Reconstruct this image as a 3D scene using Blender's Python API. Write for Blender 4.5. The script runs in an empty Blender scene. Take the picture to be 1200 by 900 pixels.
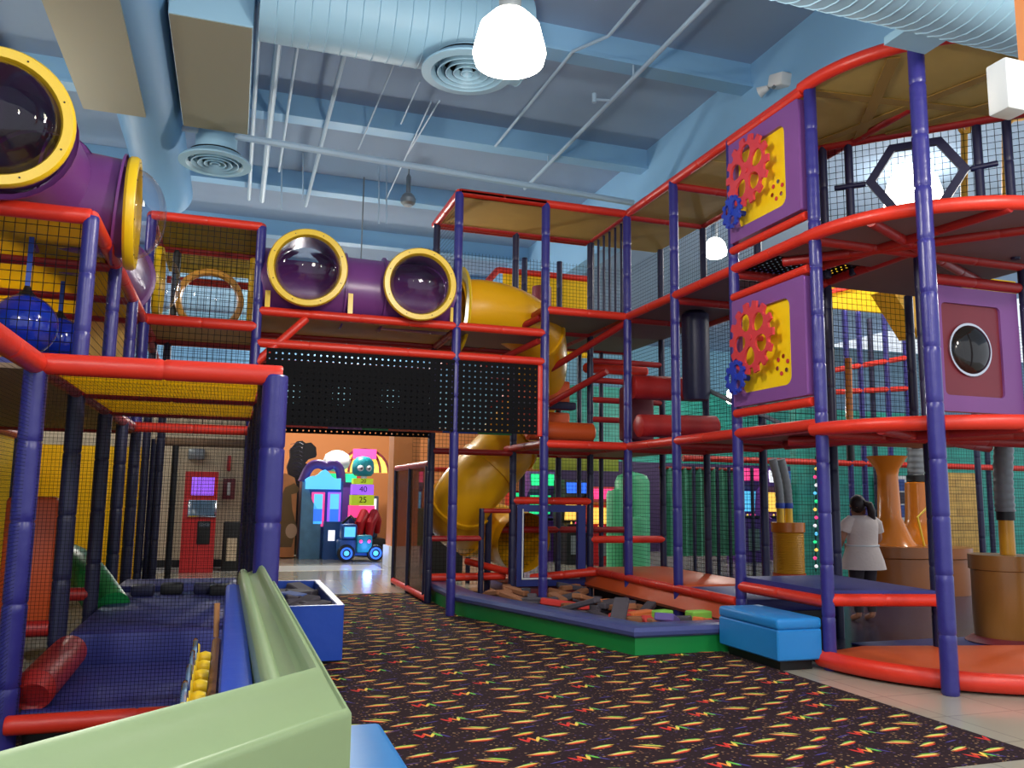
import bpy, bmesh, math, random
from mathutils import Vector, Matrix, geometry
random.seed(7)
S = bpy.context.scene
COL = S.collection
PI = math.pi

# ------------------------------------------------------------------ camera
F, PITCH, ROLL, YAW, H = 980.39, .134168661, .013508543, .318714623, 1.47
_cp, _sp = math.cos(PITCH), math.sin(PITCH)
_fw = Vector((math.sin(YAW)*_cp, math.cos(YAW)*_cp, _sp))
_rt = Vector((math.cos(YAW), -math.sin(YAW), 0))
_up = _rt.cross(_fw)
R2 = math.cos(ROLL)*_rt + math.sin(ROLL)*_up
U2 = -math.sin(ROLL)*_rt + math.cos(ROLL)*_up
cd = bpy.data.cameras.new('camera'); cam = bpy.data.objects.new('camera', cd); COL.objects.link(cam)
cd.sensor_width = 36; cd.lens = F*36/1200; cd.clip_start = .05; cd.clip_end = 200
cam.matrix_world = Matrix.Translation((0, 0, H)) @ Matrix((R2, U2, -_fw)).transposed().to_4x4()
S.camera = cam

# ------------------------------------------------------------------ world + exposure
S.view_settings.view_transform = 'Standard'; S.view_settings.look = 'None'
S.view_settings.gamma = 1; S.view_settings.use_curve_mapping = False
S.view_settings.exposure = 0.32
S.cycles.transparent_max_bounces = 40
w = bpy.data.worlds.new('world'); S.world = w; w.use_nodes = True
w.node_tree.nodes['Background'].inputs[0].default_value = (.80, .88, 1, 1)
w.node_tree.nodes['Background'].inputs[1].default_value = .95


def ray(px, py):
    return (px-600)/F*R2 - (py-450)/F*U2 + _fw
def at(px, py, Y):
    d = ray(px, py); return Vector((0, 0, H)) + d*(Y/d.y)
def atx(px, py, X):
    d = ray(px, py); return Vector((0, 0, H)) + d*(X/d.x)
def atz(px, py, Z):
    d = ray(px, py); return Vector((0, 0, H)) + d*((Z-H)/d.z)

# ------------------------------------------------------------------ materials
def lin(c):
    return tuple(((x/255)/12.92 if x/255 <= .04045 else ((x/255+.055)/1.055)**2.4) for x in c) + (1,)
def mat(name, c, rough=.5, metal=0, bump=0, bscale=20, var=0, vscale=3, emit=0, coat=0):
    m = bpy.data.materials.new(name); m.use_nodes = True
    nt = m.node_tree; b = nt.nodes['Principled BSDF']
    col = lin(c)
    b.inputs['Base Color'].default_value = col
    b.inputs['Roughness'].default_value = rough; b.inputs['Metallic'].default_value = metal
    if coat: b.inputs['Coat Weight'].default_value = coat
    if emit:
        b.inputs['Emission Color'].default_value = col; b.inputs['Emission Strength'].default_value = emit
    tc = nt.nodes.new('ShaderNodeTexCoord')
    if bump:
        n = nt.nodes.new('ShaderNodeTexNoise'); n.inputs['Scale'].default_value = bscale; n.inputs['Detail'].default_value = 3
        bp = nt.nodes.new('ShaderNodeBump'); bp.inputs['Strength'].default_value = bump; bp.inputs['Distance'].default_value = .02
        nt.links.new(tc.outputs['Object'], n.inputs['Vector']); nt.links.new(n.outputs['Fac'], bp.inputs['Height'])
        nt.links.new(bp.outputs['Normal'], b.inputs['Normal'])
    if var:
        n = nt.nodes.new('ShaderNodeTexNoise'); n.inputs['Scale'].default_value = vscale; n.inputs['Detail'].default_value = 4
        mx = nt.nodes.new('ShaderNodeMix'); mx.data_type = 'RGBA'
        mx.inputs[6].default_value = tuple(x*(1-var) for x in col[:3])+(1,)
        mx.inputs[7].default_value = tuple(min(1, x*(1+var)) for x in col[:3])+(1,)
        nt.links.new(tc.outputs['Object'], n.inputs['Vector']); nt.links.new(n.outputs['Fac'], mx.inputs[0])
        nt.links.new(mx.outputs[2], b.inputs['Base Color'])
    return m

def mask_mat(name, c, pitch, kind, w, rough=.6):
    """opaque cords (kind net) or a sheet with round holes (kind holes), from metre-scaled UVs"""
    m = bpy.data.materials.new(name); m.use_nodes = True
    nt = m.node_tree; N = nt.nodes; L = nt.links
    b = N['Principled BSDF']; b.inputs['Base Color'].default_value = lin(c); b.inputs['Roughness'].default_value = rough; b.inputs['Specular IOR Level'].default_value = .05
    uv = N.new('ShaderNodeUVMap'); sx = N.new('ShaderNodeSeparateXYZ'); L.new(uv.outputs[0], sx.inputs[0])
    def mth(op, a, bb=None):
        n = N.new('ShaderNodeMath'); n.operation = op
        for i, q in enumerate((a, bb)):
            if q is None: continue
            if isinstance(q, (int, float)): n.inputs[i].default_value = q
            else: L.new(q, n.inputs[i])
        return n.outputs[0]
    def cell(o): return mth('ABSOLUTE', mth('SUBTRACT', mth('FRACT', mth('DIVIDE', o, pitch)), .5))
    a, d = cell(sx.outputs[0]), cell(sx.outputs[1])
    if kind == 'net':
        fac = mth('GREATER_THAN', mth('MAXIMUM', a, d), .5-w/pitch/2)
    else:
        fac = mth('GREATER_THAN', mth('SQRT', mth('ADD', mth('MULTIPLY', a, a), mth('MULTIPLY', d, d))), w/pitch)
    tr = N.new('ShaderNodeBsdfTransparent'); mx = N.new('ShaderNodeMixShader')
    L.new(fac, mx.inputs[0]); L.new(tr.outputs[0], mx.inputs[1]); L.new(b.outputs[0], mx.inputs[2])
    L.new(mx.outputs[0], N['Material Output'].inputs[0])
    return m

def clear_mat(name, tint, base=.06, rough=.02, ior=1.45):
    m = bpy.data.materials.new(name); m.use_nodes = True
    nt = m.node_tree; N = nt.nodes; L = nt.links; N.remove(N['Principled BSDF'])
    tr = N.new('ShaderNodeBsdfTransparent'); tr.inputs[0].default_value = tint+(1,)
    gl = N.new('ShaderNodeBsdfGlossy'); gl.inputs['Roughness'].default_value = rough
    lw = N.new('ShaderNodeLayerWeight'); lw.inputs[0].default_value = .5
    pw = N.new('ShaderNodeMath'); pw.operation = 'POWER'; pw.inputs[1].default_value = 4; L.new(lw.outputs['Facing'], pw.inputs[0])
    ml = N.new('ShaderNodeMath'); ml.operation = 'MULTIPLY'; ml.inputs[1].default_value = ior-1; L.new(pw.outputs[0], ml.inputs[0])
    ad = N.new('ShaderNodeMath'); ad.operation = 'ADD'; ad.inputs[1].default_value = base; ad.use_clamp = True
    L.new(ml.outputs[0], ad.inputs[0])
    mx = N.new('ShaderNodeMixShader'); L.new(ad.outputs[0], mx.inputs[0]); L.new(tr.outputs[0], mx.inputs[1]); L.new(gl.outputs[0], mx.inputs[2])
    L.new(mx.outputs[0], N['Material Output'].inputs[0])
    return m

M = {}
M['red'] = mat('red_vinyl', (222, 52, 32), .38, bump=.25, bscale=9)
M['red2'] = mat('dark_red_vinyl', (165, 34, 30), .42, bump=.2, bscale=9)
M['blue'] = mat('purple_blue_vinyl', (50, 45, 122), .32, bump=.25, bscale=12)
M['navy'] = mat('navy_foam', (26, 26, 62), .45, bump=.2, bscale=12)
M['navyp'] = mat('navy_plastic', (34, 46, 120), .4)
M['yellow'] = mat('yellow_plastic', (238, 196, 30), .3)
M['ymat'] = mat('yellow_roof_mat', (255, 222, 48), .45, bump=.2, bscale=4)
def translucent(m, k=.5):
    nt = m.node_tree; b = nt.nodes['Principled BSDF']; t_ = nt.nodes.new('ShaderNodeBsdfTranslucent'); mx = nt.nodes.new('ShaderNodeMixShader')
    t_.inputs[0].default_value = b.inputs['Base Color'].default_value; mx.inputs[0].default_value = k
    nt.links.new(b.outputs[0], mx.inputs[1]); nt.links.new(t_.outputs[0], mx.inputs[2]); nt.links.new(mx.outputs[0], nt.nodes['Material Output'].inputs[0])
translucent(M['ymat'], .6)
M['tanmat'] = mat('ochre_roof_mat', (228, 192, 108), .55, bump=.3, bscale=3, var=.12)
translucent(M['tanmat'], .32)
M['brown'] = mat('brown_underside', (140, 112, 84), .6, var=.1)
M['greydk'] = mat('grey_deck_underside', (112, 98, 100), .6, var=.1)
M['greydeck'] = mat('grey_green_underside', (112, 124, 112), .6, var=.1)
M['purple'] = mat('purple_plastic', (118, 62, 128), .32, bump=.08, bscale=3)
M['purplep'] = mat('purple_panel', (128, 76, 142), .4)
M['gearred'] = mat('raspberry_red_plastic', (206, 58, 66), .4)
M['gearblue'] = mat('royal_blue_plastic', (34, 60, 170), .35)
M['yellowp'] = mat('bright_yellow_panel', (250, 208, 14), .4)
M['maroon'] = mat('maroon_plastic', (120, 42, 52), .4)
M['black'] = mat('black', (14, 14, 16), .5)
M['white'] = mat('white', (225, 225, 222), .5)
M['chrome'] = mat('chrome', (200, 200, 205), .15, metal=1)
M['steel'] = mat('grey_steel', (140, 146, 150), .4, metal=.6)
M['green'] = mat('green_pit_vinyl', (20, 134, 62), .4, bump=.1, bscale=4)
M['pitblue'] = mat('slate_blue_vinyl', (76, 84, 136), .3, bump=.15, bscale=5)
M['bench'] = mat('sky_blue_vinyl', (34, 132, 204), .42, bump=.12, bscale=6)
M['binblue'] = mat('blue_vinyl', (26, 70, 170), .4, bump=.25, bscale=6)
M['pale'] = mat('pale_green_moulding', (146, 168, 122), .36, bump=.06, bscale=2, var=.05)
M['matblue'] = mat('blue_floor_mat', (46, 50, 122), .5, bump=.1, bscale=5)
M['band'] = mat('brown_roof_band', (160, 122, 52), .5)
M['orange'] = mat('orange_vinyl', (208, 84, 32), .4, bump=.1, bscale=4)
M['orangewall'] = mat('orange_paint', (226, 140, 78), .7)
M['tanwall'] = mat('tan_paint', (206, 186, 156), .75)
M['ceil'] = mat('ceiling_grey', (142, 166, 194), .8, var=.07, vscale=1.5)
M['beam'] = mat('pale_blue_paint', (140, 188, 224), .6)
M['beam2'] = mat('blue_paint', (104, 152, 192), .6)
M['duct'] = mat('light_blue_duct', (150, 190, 212), .5, var=.03)
M['ductshade'] = mat('dim_khaki_underside', (132, 132, 112), .6)  # duct undersides, their weaker light put into the khaki colour
M['pipe'] = mat('pale_pipe', (170, 196, 216), .5)
M['foam_grey'] = mat('charcoal_foam', (74, 68, 76), .8)
M['foam_brown'] = mat('tan_foam', (150, 96, 62), .8)
M['foam_red'] = mat('red_foam', (206, 50, 44), .7)
M['foam_orange'] = mat('orange_foam', (214, 110, 50), .7)
M['foam_green'] = mat('lime_foam', (130, 190, 70), .7)
M['foam_blue'] = mat('blue_foam', (60, 84, 150), .7)
M['foam_purple'] = mat('purple_foam', (100, 84, 150), .7)
M['ball'] = mat('glossy_blue_ball', (18, 44, 160), .12, coat=.5)
M['slide'] = mat('yellow_slide_plastic', (232, 170, 16), .33, bump=.1, bscale=2)
M['skin'] = mat('skin', (176, 120, 92), .55)
M['hair'] = mat('dark_brown_hair', (38, 24, 20), .5)
M['shirt'] = mat('off_white_cotton', (226, 208, 196), .8, bump=.2, bscale=30)
M['pants'] = mat('dark_trousers', (52, 42, 48), .8)
M['kioskred'] = mat('kiosk_red', (188, 34, 36), .4)
M['acrylic'] = mat('amber_acrylic', (206, 116, 26), .2)
M['tub'] = mat('brown_orange_tub', (150, 84, 26), .3)
M['amber'] = mat('golden_amber_plastic', (214, 150, 30), .3)
M['hose'] = mat('grey_corrugated_hose', (120, 124, 126), .4)
M['lampglow'] = mat('lamp_glow', (255, 246, 226), .4, emit=16)
M['lampglow2'] = mat('lamp_glow_far', (255, 250, 240), .4, emit=9)
M['scr_cyan'] = mat('screen_cyan', (90, 190, 240), .3, emit=0.85)
M['scr_blue'] = mat('screen_blue', (50, 110, 235), .3, emit=0.85)
M['scr_white'] = mat('screen_white', (235, 235, 240), .3, emit=0.85)
M['scr_purple'] = mat('screen_purple', (150, 90, 235), .3, emit=0.85)
M['scr_yellow'] = mat('screen_yellow', (250, 205, 90), .3, emit=0.85)
M['scr_green'] = mat('screen_green', (40, 230, 140), .3, emit=0.85)
M['scr_pink'] = mat('screen_pink', (250, 70, 140), .3, emit=0.85)
M['lime'] = mat('lime_sign', (196, 226, 50), .4, emit=.3)
M['olive'] = mat('olive_yellow_board', (150, 160, 50), .6)
M['teal'] = mat('teal_plastic', (24, 150, 160), .4)
M['arcblue'] = mat('arcade_blue', (40, 90, 160), .4, var=.2, vscale=2)
M['arcpurple'] = mat('arcade_purple', (96, 54, 140), .4)
M['arcred'] = mat('arcade_red', (196, 30, 36), .3)
M['art'] = mat('sunset_art', (214, 140, 84), .5, var=.35, vscale=3)
M['art2'] = mat('sea_art', (96, 150, 190), .5, var=.4, vscale=4)
M['greenv'] = mat('green_mound_vinyl', (84, 184, 128), .45, bump=.1, bscale=3)
M['curtain'] = mat('green_curtain', (84, 156, 126), .7)
M['net'] = mask_mat('black_safety_net', (22, 22, 26), .06, 'net', .005)
M['netfine'] = mask_mat('fine_black_net', (18, 18, 22), .02, 'net', .0019)
M['netcoarse'] = mask_mat('coarse_black_net', (20, 18, 22), .07, 'net', .006)
M['perf'] = mask_mat('black_perforated_pad', (20, 20, 22), .075, 'holes', .0105)
M['dome'] = clear_mat('clear_dome', (.88, .86, .92), .05, .02, 1.6)
M['smoke'] = clear_mat('smoked_panel', (.50, .40, .38), .02, .25, 1.2)

def brick_mat(name, c1, c2, mortar, scale, axis='XZ', rough=.5, bw=.4, rh=.2):
    m = bpy.data.materials.new(name); m.use_nodes = True
    nt = m.node_tree; N = nt.nodes; L = nt.links; b = N['Principled BSDF']
    tc = N.new('ShaderNodeTexCoord'); mp = N.new('ShaderNodeMapping')
    if axis == 'XZ': mp.inputs['Rotation'].default_value = (PI/2, 0, 0)
    br = N.new('ShaderNodeTexBrick'); br.inputs['Scale'].default_value = scale
    br.inputs['Color1'].default_value = lin(c1); br.inputs['Color2'].default_value = lin(c2); br.inputs['Mortar'].default_value = lin(mortar)
    br.inputs['Brick Width'].default_value = bw; br.inputs['Row Height'].default_value = rh; br.inputs['Mortar Size'].default_value = .008
    if axis == 'XY': br.offset = 0
    L.new(tc.outputs['Object'], mp.inputs[0]); L.new(mp.outputs[0], br.inputs[0]); L.new(br.outputs['Color'], b.inputs['Base Color'])
    b.inputs['Roughness'].default_value = rough
    return m
M['tealbrick'] = brick_mat('teal_brick', (46, 166, 146), (36, 146, 130), (30, 116, 108), 1)
M['yellowbrick'] = brick_mat('yellow_brick', (226, 178, 84), (206, 156, 66), (170, 126, 54), 1, bw=.3, rh=.15)
M['floor'] = brick_mat('floor_tile', (176, 168, 150), (170, 162, 144), (154, 146, 130), 1, 'XY', .16, bw=.6, rh=.6)
M['floordark'] = mat('dark_rubber_floor', (52, 48, 70), .25, var=.25, vscale=1.2)

# ------------------------------------------------------------------ mesh builder
class MB:
    def __init__(s): s.v = []; s.f = []; s.m = []; s.uv = None; s.c = None
    def add(s, vs, fs, mi=0):
        o = len(s.v); s.v += [Vector(v) for v in vs]; s.f += [tuple(i+o for i in f) for f in fs]; s.m += [mi]*len(fs); return s
    def box(s, x0, x1, y0, y1, z0, z1, mi=0):
        return s.add([(x, y, z) for x in (x0, x1) for y in (y0, y1) for z in (z0, z1)],
                     [(0, 1, 3, 2), (4, 6, 7, 5), (0, 4, 5, 1), (2, 3, 7, 6), (0, 2, 6, 4), (1, 5, 7, 3)], mi)
    def rbox(s, x0, x1, y0, y1, z0, z1, r=.02, seg=2, mi=0, T=None):
        bm = bmesh.new(); bmesh.ops.create_cube(bm, size=1)
        bmesh.ops.scale(bm, vec=(x1-x0, y1-y0, z1-z0), verts=bm.verts)
        bmesh.ops.bevel(bm, geom=bm.edges[:], offset=r, segments=seg, affect='EDGES', profile=.5)
        bmesh.ops.translate(bm, vec=((x0+x1)/2, (y0+y1)/2, (z0+z1)/2), verts=bm.verts)
        bm.verts.index_update()
        vs = [(T @ v.co if T else v.co.copy()) for v in bm.verts]; fs = [tuple(v.index for v in f.verts) for f in bm.faces]
        bm.free(); return s.add(vs, fs, mi)
    def tube(s, pts, r, n=12, closed=False, caps=True, mi=0):
        pts = [Vector(p) for p in pts]; k = len(pts)
        rr = r if isinstance(r, (list, tuple)) else [r]*k
        T = []
        for i in range(k):
            a = pts[i-1] if (i > 0 or closed) else pts[i]; b = pts[(i+1) % k] if (i < k-1 or closed) else pts[i]
            T.append((b-a).normalized())
        u = T[0].orthogonal().normalized()
        vs = []
        for i in range(k):
            u = (u - T[i]*u.dot(T[i])).normalized(); w_ = T[i].cross(u)
            vs += [pts[i]+rr[i]*(math.cos(2*PI*j/n)*u+math.sin(2*PI*j/n)*w_) for j in range(n)]
        fs = []
        for i in range(k if closed else k-1):
            for j in range(n):
                a = i*n+j; b = i*n+(j+1) % n; c = ((i+1) % k)*n+(j+1) % n; d = ((i+1) % k)*n+j
                fs.append((a, b, c, d))
        if caps and not closed: fs += [tuple(range(n-1, -1, -1)), tuple(range((k-1)*n, k*n))]
        return s.add(vs, fs, mi)
    def lathe(s, prof, c=(0, 0, 0), axis=(0, 0, 1), n=24, mi=0):
        c = Vector(c); A = Vector(axis).normalized(); u = A.orthogonal().normalized(); w_ = A.cross(u)
        vs = [c+A*h+r*(math.cos(2*PI*j/n)*u+math.sin(2*PI*j/n)*w_) for r, h in prof for j in range(n)]
        fs = [(i*n+j, i*n+(j+1) % n, (i+1)*n+(j+1) % n, (i+1)*n+j) for i in range(len(prof)-1) for j in range(n)]
        return s.add(vs, fs, mi)
    def prism(s, loops, o, u, v, d, mi=0):
        """loops: outer + holes in 2-D (u,v) coords; extruded by vector d"""
        o, u, v, d = Vector(o), Vector(u), Vector(v), Vector(d)
        L3 = [[Vector((p[0], p[1], 0)) for p in l] for l in loops]
        tri = geometry.tessellate_polygon(L3)
        flat = [p for l in loops for p in l]; n = len(flat)
        vs = [o+u*p[0]+v*p[1] for p in flat] + [o+u*p[0]+v*p[1]+d for p in flat]
        fs = [tuple(t) for t in tri] + [tuple(i+n for i in reversed(t)) for t in tri]
        k = 0
        for l in loops:
            for i in range(len(l)):
                a, b = k+i, k+(i+1) % len(l); fs.append((a, b, b+n, a+n))
            k += len(l)
        return s.add(vs, fs, mi)
    def grid_uv(s): pass

def wm(o):
    m = Matrix.Identity(4)
    while o: m = o.matrix_basis @ m; o = o.parent
    return m
def build(mb, name, m, parent=None, smooth=35, label=None, local=False):
    me = bpy.data.meshes.new(name)
    inv = wm(parent).inverted() if (parent and not local) else None
    me.from_pydata([(inv @ v) if inv else v for v in mb.v], [], mb.f)
    for q in (m if isinstance(m, (list, tuple)) else [m]): me.materials.append(q)
    for p, i in zip(me.polygons, mb.m): p.material_index = i
    if mb.uv:
        l = me.uv_layers.new(name='UVMap')
        for p in me.polygons:
            for li, vi in zip(p.loop_indices, p.vertices): l.data[li].uv = mb.uv[vi]
    bm = bmesh.new(); bm.from_mesh(me); bmesh.ops.recalc_face_normals(bm, faces=bm.faces)
    if mb.c is None and not mb.uv: pass
    bm.to_mesh(me); bm.free()
    if smooth:
        me.shade_smooth(); me.set_sharp_from_angle(angle=math.radians(smooth))
    o = bpy.data.objects.new(name, me); COL.objects.link(o)
    if parent: o.parent = parent
    if label: o['label'] = label
    return o
def tag(o, label, cat, group=None):
    o['label'] = label; o['category'] = cat
    if group: o['group'] = group
    return o
def thing(name, label, cat, loc=(0, 0, 0), rz=0, group=None):
    o = bpy.data.objects.new(name, None); COL.objects.link(o); o.empty_display_size = .1
    o.location = loc; o.rotation_euler = (0, 0, rz); o.matrix_basis = Matrix.Translation(loc) @ Matrix.Rotation(rz, 4, 'Z')
    return tag(o, label, cat, group)
def struct(name, mb, m, parent=None, smooth=35):
    o = build(mb, name, m, parent, smooth)
    if not parent: o['kind'] = 'structure'
    return o
def solo(mb, name, m, label, cat, group=None, smooth=35):
    return tag(build(mb, name, m, None, smooth), label, cat, group)
def sheet(p0, pu, pv):
    """flat quad with metre UVs: corner p0, edge ends pu, pv"""
    p0, pu, pv = Vector(p0), Vector(pu), Vector(pv)
    b = MB(); b.add([p0, pu, pu+pv-p0, pv], [(0, 1, 2, 3)])
    a, c = (pu-p0).length, (pv-p0).length
    b.uv = [(0, 0), (a, 0), (a, c), (0, c)]; return b
def net(root, p0, pu, pv, m='net', name='net', label=None):
    return build(sheet(p0, pu, pv), name, M[m], root, 0, label)
def padded(p, q, r=.055, seam=.45, n=12):
    """foam-padded pole with the pinched joints of its sleeve"""
    p, q = Vector(p), Vector(q); L = (q-p).length; k = max(1, round(L/seam)); pts = []; rr = []
    for i in range(k+1):
        t = i/k
        if i == 0: seq = [(0, r*.9), (.01, r), (.04, r)]
        elif i == k: seq = [(-.04, r), (-.01, r), (0, r*.9)]
        else: seq = [(-.05, r), (-.012, r), (-.003, r*.92), (.003, r*.92), (.012, r), (.05, r)]
        for dz, q_ in seq: pts.append(p+(q-p)*(t+dz/L)); rr.append(q_)
    return MB().tube(pts, rr, n)
def post(root, x, y, z0, z1, m='blue', r=.058): return build(padded((x, y, z0), (x, y, z1), r), 'post', M[m], root)
def rail(root, p, q, m='red', r=.055, name='rail'): return build(padded(p, q, r, .6), name, M[m], root)
def pathtube(root, pts, r, m, name='rail', n=12): return build(MB().tube(pts, r, n), name, M[m], root)
def rect(x0, x1, y0, y1): return [(x0, y0), (x1, y0), (x1, y1), (x0, y1)]
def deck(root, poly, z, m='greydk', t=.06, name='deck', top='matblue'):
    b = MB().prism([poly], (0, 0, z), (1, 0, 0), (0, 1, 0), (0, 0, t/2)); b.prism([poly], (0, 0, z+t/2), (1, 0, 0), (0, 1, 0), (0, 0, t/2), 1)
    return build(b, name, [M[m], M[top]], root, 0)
def rrect(x0, x1, y0, y1, r, n=5):
    out = []
    for cx, cy, a0 in ((x1-r, y0+r, -90), (x1-r, y1-r, 0), (x0+r, y1-r, 90), (x0+r, y0+r, 180)):
        for i in range(n+1):
            a = math.radians(a0+90*i/n); out.append((cx+r*math.cos(a), cy+r*math.sin(a)))
    return out
def circ(cx, cy, r, n=16, ry=None): return [(cx+r*math.cos(2*PI*i/n), cy+(ry or r)*math.sin(2*PI*i/n)) for i in range(n)]
def text(s, size, loc, rot, m, parent, name='lettering', depth=.002):
    c = bpy.data.curves.new(name, 'FONT'); c.body = s; c.size = size; c.extrude = depth; c.align_x = 'CENTER'; c.align_y = 'CENTER'
    c.materials.append(m); o = bpy.data.objects.new(name, c); COL.objects.link(o)
    T = Matrix.Translation(loc) @ rot.to_4x4(); o.parent = parent; o.matrix_basis = wm(parent).inverted() @ T
    return o
FACE = Matrix.Rotation(PI/2, 3, 'X')        # lettering that faces -Y
def point(name, loc, energy, col=(1, .95, .88), r=.12, parent=None):
    l = bpy.data.lights.new(name, 'POINT'); l.energy = energy; l.color = col; l.shadow_soft_size = r
    o = bpy.data.objects.new(name, l); COL.objects.link(o)
    if parent: o.parent = parent; o.matrix_basis = wm(parent).inverted() @ Matrix.Translation(loc)
    else: o.location = loc
    return o

# ================================================================== STRUCTURE
CZ = 7.0
struct('floor', MB().box(-9, 20, -3, 32, -.1, 0), M['floor'], smooth=0)
struct('ceiling', MB().box(-9, 20, -3, 32, CZ, CZ+.1), M['ceil'], smooth=0)
# carpet --------------------------------------------------------------
def carpet():
    m = bpy.data.materials.new('arcade_carpet'); m.use_nodes = True
    nt = m.node_tree; N = nt.nodes; L = nt.links; b = N['Principled BSDF']; b.inputs['Roughness'].default_value = .95
    b.inputs['Specular IOR Level'].default_value = .15
    tc = N.new('ShaderNodeTexCoord')
    vo = N.new('ShaderNodeTexVoronoi'); vo.inputs['Scale'].default_value = 34; L.new(tc.outputs['Object'], vo.inputs['Vector'])
    lt = N.new('ShaderNodeMath'); lt.operation = 'LESS_THAN'; lt.inputs[1].default_value = .30; L.new(vo.outputs['Distance'], lt.inputs[0])
    ramp = N.new('ShaderNodeValToRGB'); ramp.color_ramp.interpolation = 'CONSTANT'
    sp = N.new('ShaderNodeSeparateColor'); L.new(vo.outputs['Color'], sp.inputs[0]); L.new(sp.outputs[0], ramp.inputs[0])
    e = ramp.color_ramp.elements; e[0].color = lin((64, 48, 50)); e[1].position = .4; e[1].color = lin((150, 122, 84))
    e.new(.62).color = lin((78, 62, 108)); e.new(.8).color = lin((120, 84, 60))
    mx = N.new('ShaderNodeMix'); mx.data_type = 'RGBA'; mx.inputs[6].default_value = lin((42, 27, 32))
    L.new(lt.outputs[0], mx.inputs[0]); L.new(ramp.outputs[0], mx.inputs[7])
    L.new(mx.outputs[2], b.inputs['Base Color'])
    cols = {'y': (240, 206, 84), 'g': (110, 196, 70), 'o': (238, 122, 44), 'r': (214, 44, 36), 'b': (70, 62, 150), 'w': (240, 226, 140), 'v': (92, 62, 124)}
    ms = [m]; idx = {}
    for k, c in cols.items():
        idx[k] = len(ms); ms.append(mat('carpet_'+k, c, .95))
    X0, X1, Y0, Y1 = -1.2, 4.62, 3.9, 12.87
    B = MB(); B.box(X0, X1, Y0, Y1, 0, .006)
    def strip(cx, cy, a, L_, W, k):          # pointed streak
        c, s = math.cos(a), math.sin(a)
        P = [(-L_/2, 0), (-L_*.2, -W/2), (L_*.25, -W/2), (L_/2, 0), (L_*.25, W/2), (-L_*.2, W/2)]
        P = [(cx+x*c-y*s, cy+x*s+y*c) for x, y in P]
        if all(X0 < x < X1 and Y0 < y < Y1 for x, y in P):
            B.add([(x, y, .0075+.0004*strip.k) for x, y in P], [(0, 1, 2, 3, 4, 5)], idx[k]); strip.k = (strip.k+1) % 4
    strip.k = 0
    def lens(x, y, a, L_=.18):
        c, s = -math.sin(a), math.cos(a)
        for i, (k, l) in enumerate((('g', .7), ('y', .95), ('w', 1.0), ('o', 1.15), ('r', .95))):
            d = (1.9-i)*.0115; strip(x+c*d+(.02 if i < 2 else -.014), y+s*d, a, L_*l, .0145, k)
    def zig(x, y, a):
        for i, k in enumerate('rroyg'):
            dx = (i-2)*.03; strip(x+dx*math.cos(a), y+dx*math.sin(a), a+1.15 if i % 2 else a-1.15, .11, .022, k)
        strip(x+.10, y-.03, a-1.0, .11, .014, 'b')
    def pair(x, y, a):
        lens(x-.05, y+.06, a, .15); lens(x+.06, y-.07, a, .15)
        strip(x+.14, y+.07, a, .13, .012, 'b'); strip(x-.14, y-.08, a, .13, .012, 'v')
    r_ = random.Random(3)
    TX, TY = .96, 1.0
    mot = [(0.10, .10, 'l', .0), (.34, .22, 'p', .25), (.60, .08, 'l', .1), (.80, .28, 'z', .0), (.14, .36, 'l', -.35), (.50, .42, 'l', .0),
           (.74, .50, 'p', .3), (.06, .60, 'z', .2), (.32, .62, 'l', .1), (.54, .70, 'l', -.5), (.86, .74, 'l', .0), (.20, .84, 'p', .2), (.64, .88, 'l', .0), (.42, .02, 'z', 0)]
    for i in range(-2, 6):
        for j in range(3, 16):
            for (u, v, k, a) in mot:
                x = (i+u)*TX+(.46 if j % 2 else 0); y = (j+v)*TY
                if not (X0 < x < X1 and Y0 < y < Y1): continue
                {'l': lens, 'z': zig, 'p': pair}[k](x, y, a)
    o = build(B, 'floor_carpet', ms, None, 0); o['kind'] = 'structure'
carpet()
struct('floor_reflection_strip', MB().box(-3, 2.95, 16.9, 18.1, 0, .004), mat('painted_floor_reflection', (250, 248, 240), .12), smooth=0)  # bright reflection on the floor, painted as a white strip
struct('floor_rubber', MB().prism([[(5.2, 6.4), (5.5, 5.5), (6.2, 5.0), (16, 5.0), (16, 13.6), (5.2, 13.6)]], (0, 0, 0), (1, 0, 0), (0, 1, 0), (0, 0, .012)), M['floordark'], smooth=0)
# walls ---------------------------------------------------------------
struct('wall_back', MB().box(-9, 20, 27, 27.2, 0, 3.7), M['orangewall'], smooth=0)
struct('wall_back_upper', MB().box(-9, 20, 27, 27.2, 3.7, CZ), mat('pale_cyan_paint', (150, 200, 220), .7), smooth=0)
struct('wall_kiosk', MB().box(-6, .62, 18.2, 18.4, 0, 3.1), M['tanwall'], smooth=0)
struct('baseboard_kiosk', MB().box(-6, .62, 18.17, 18.2, 0, .14), M['black'], smooth=0)
struct('wall_teal', MB().box(10.5, 20, 13.9, 14.1, 0, 3.3), M['tealbrick'], smooth=0)
struct('wall_teal_upper', MB().box(10.5, 20, 13.92, 14.1, 3.3, 4.6), mat('slate_blue_paint', (96, 132, 160), .7), smooth=0)
struct('wall_arcade_upper', MB().box(8.2, 22, 21.5, 21.7, 2.5, 4.6), M['tealbrick'], smooth=0)
struct('wall_arcade', MB().box(8.2, 22, 21.5, 21.7, 0, 2.5), mat('dark_plum_gloom', (62, 40, 84), .6), smooth=0)  # plum colour stands for the purplish darkness behind the games
struct('wall_left', MB().box(-9.1, -9, -3, 32, 0, CZ), M['beam2'], smooth=0)
struct('door_1', MB().box(14.05, 15.05, 13.84, 13.9, 0, 2.1), M['yellowbrick'], smooth=0)
struct('wall_column', MB().box(3.2, 3.75, 17.6, 18.2, 0, 3.2), M['orangewall'], smooth=0)
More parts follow.
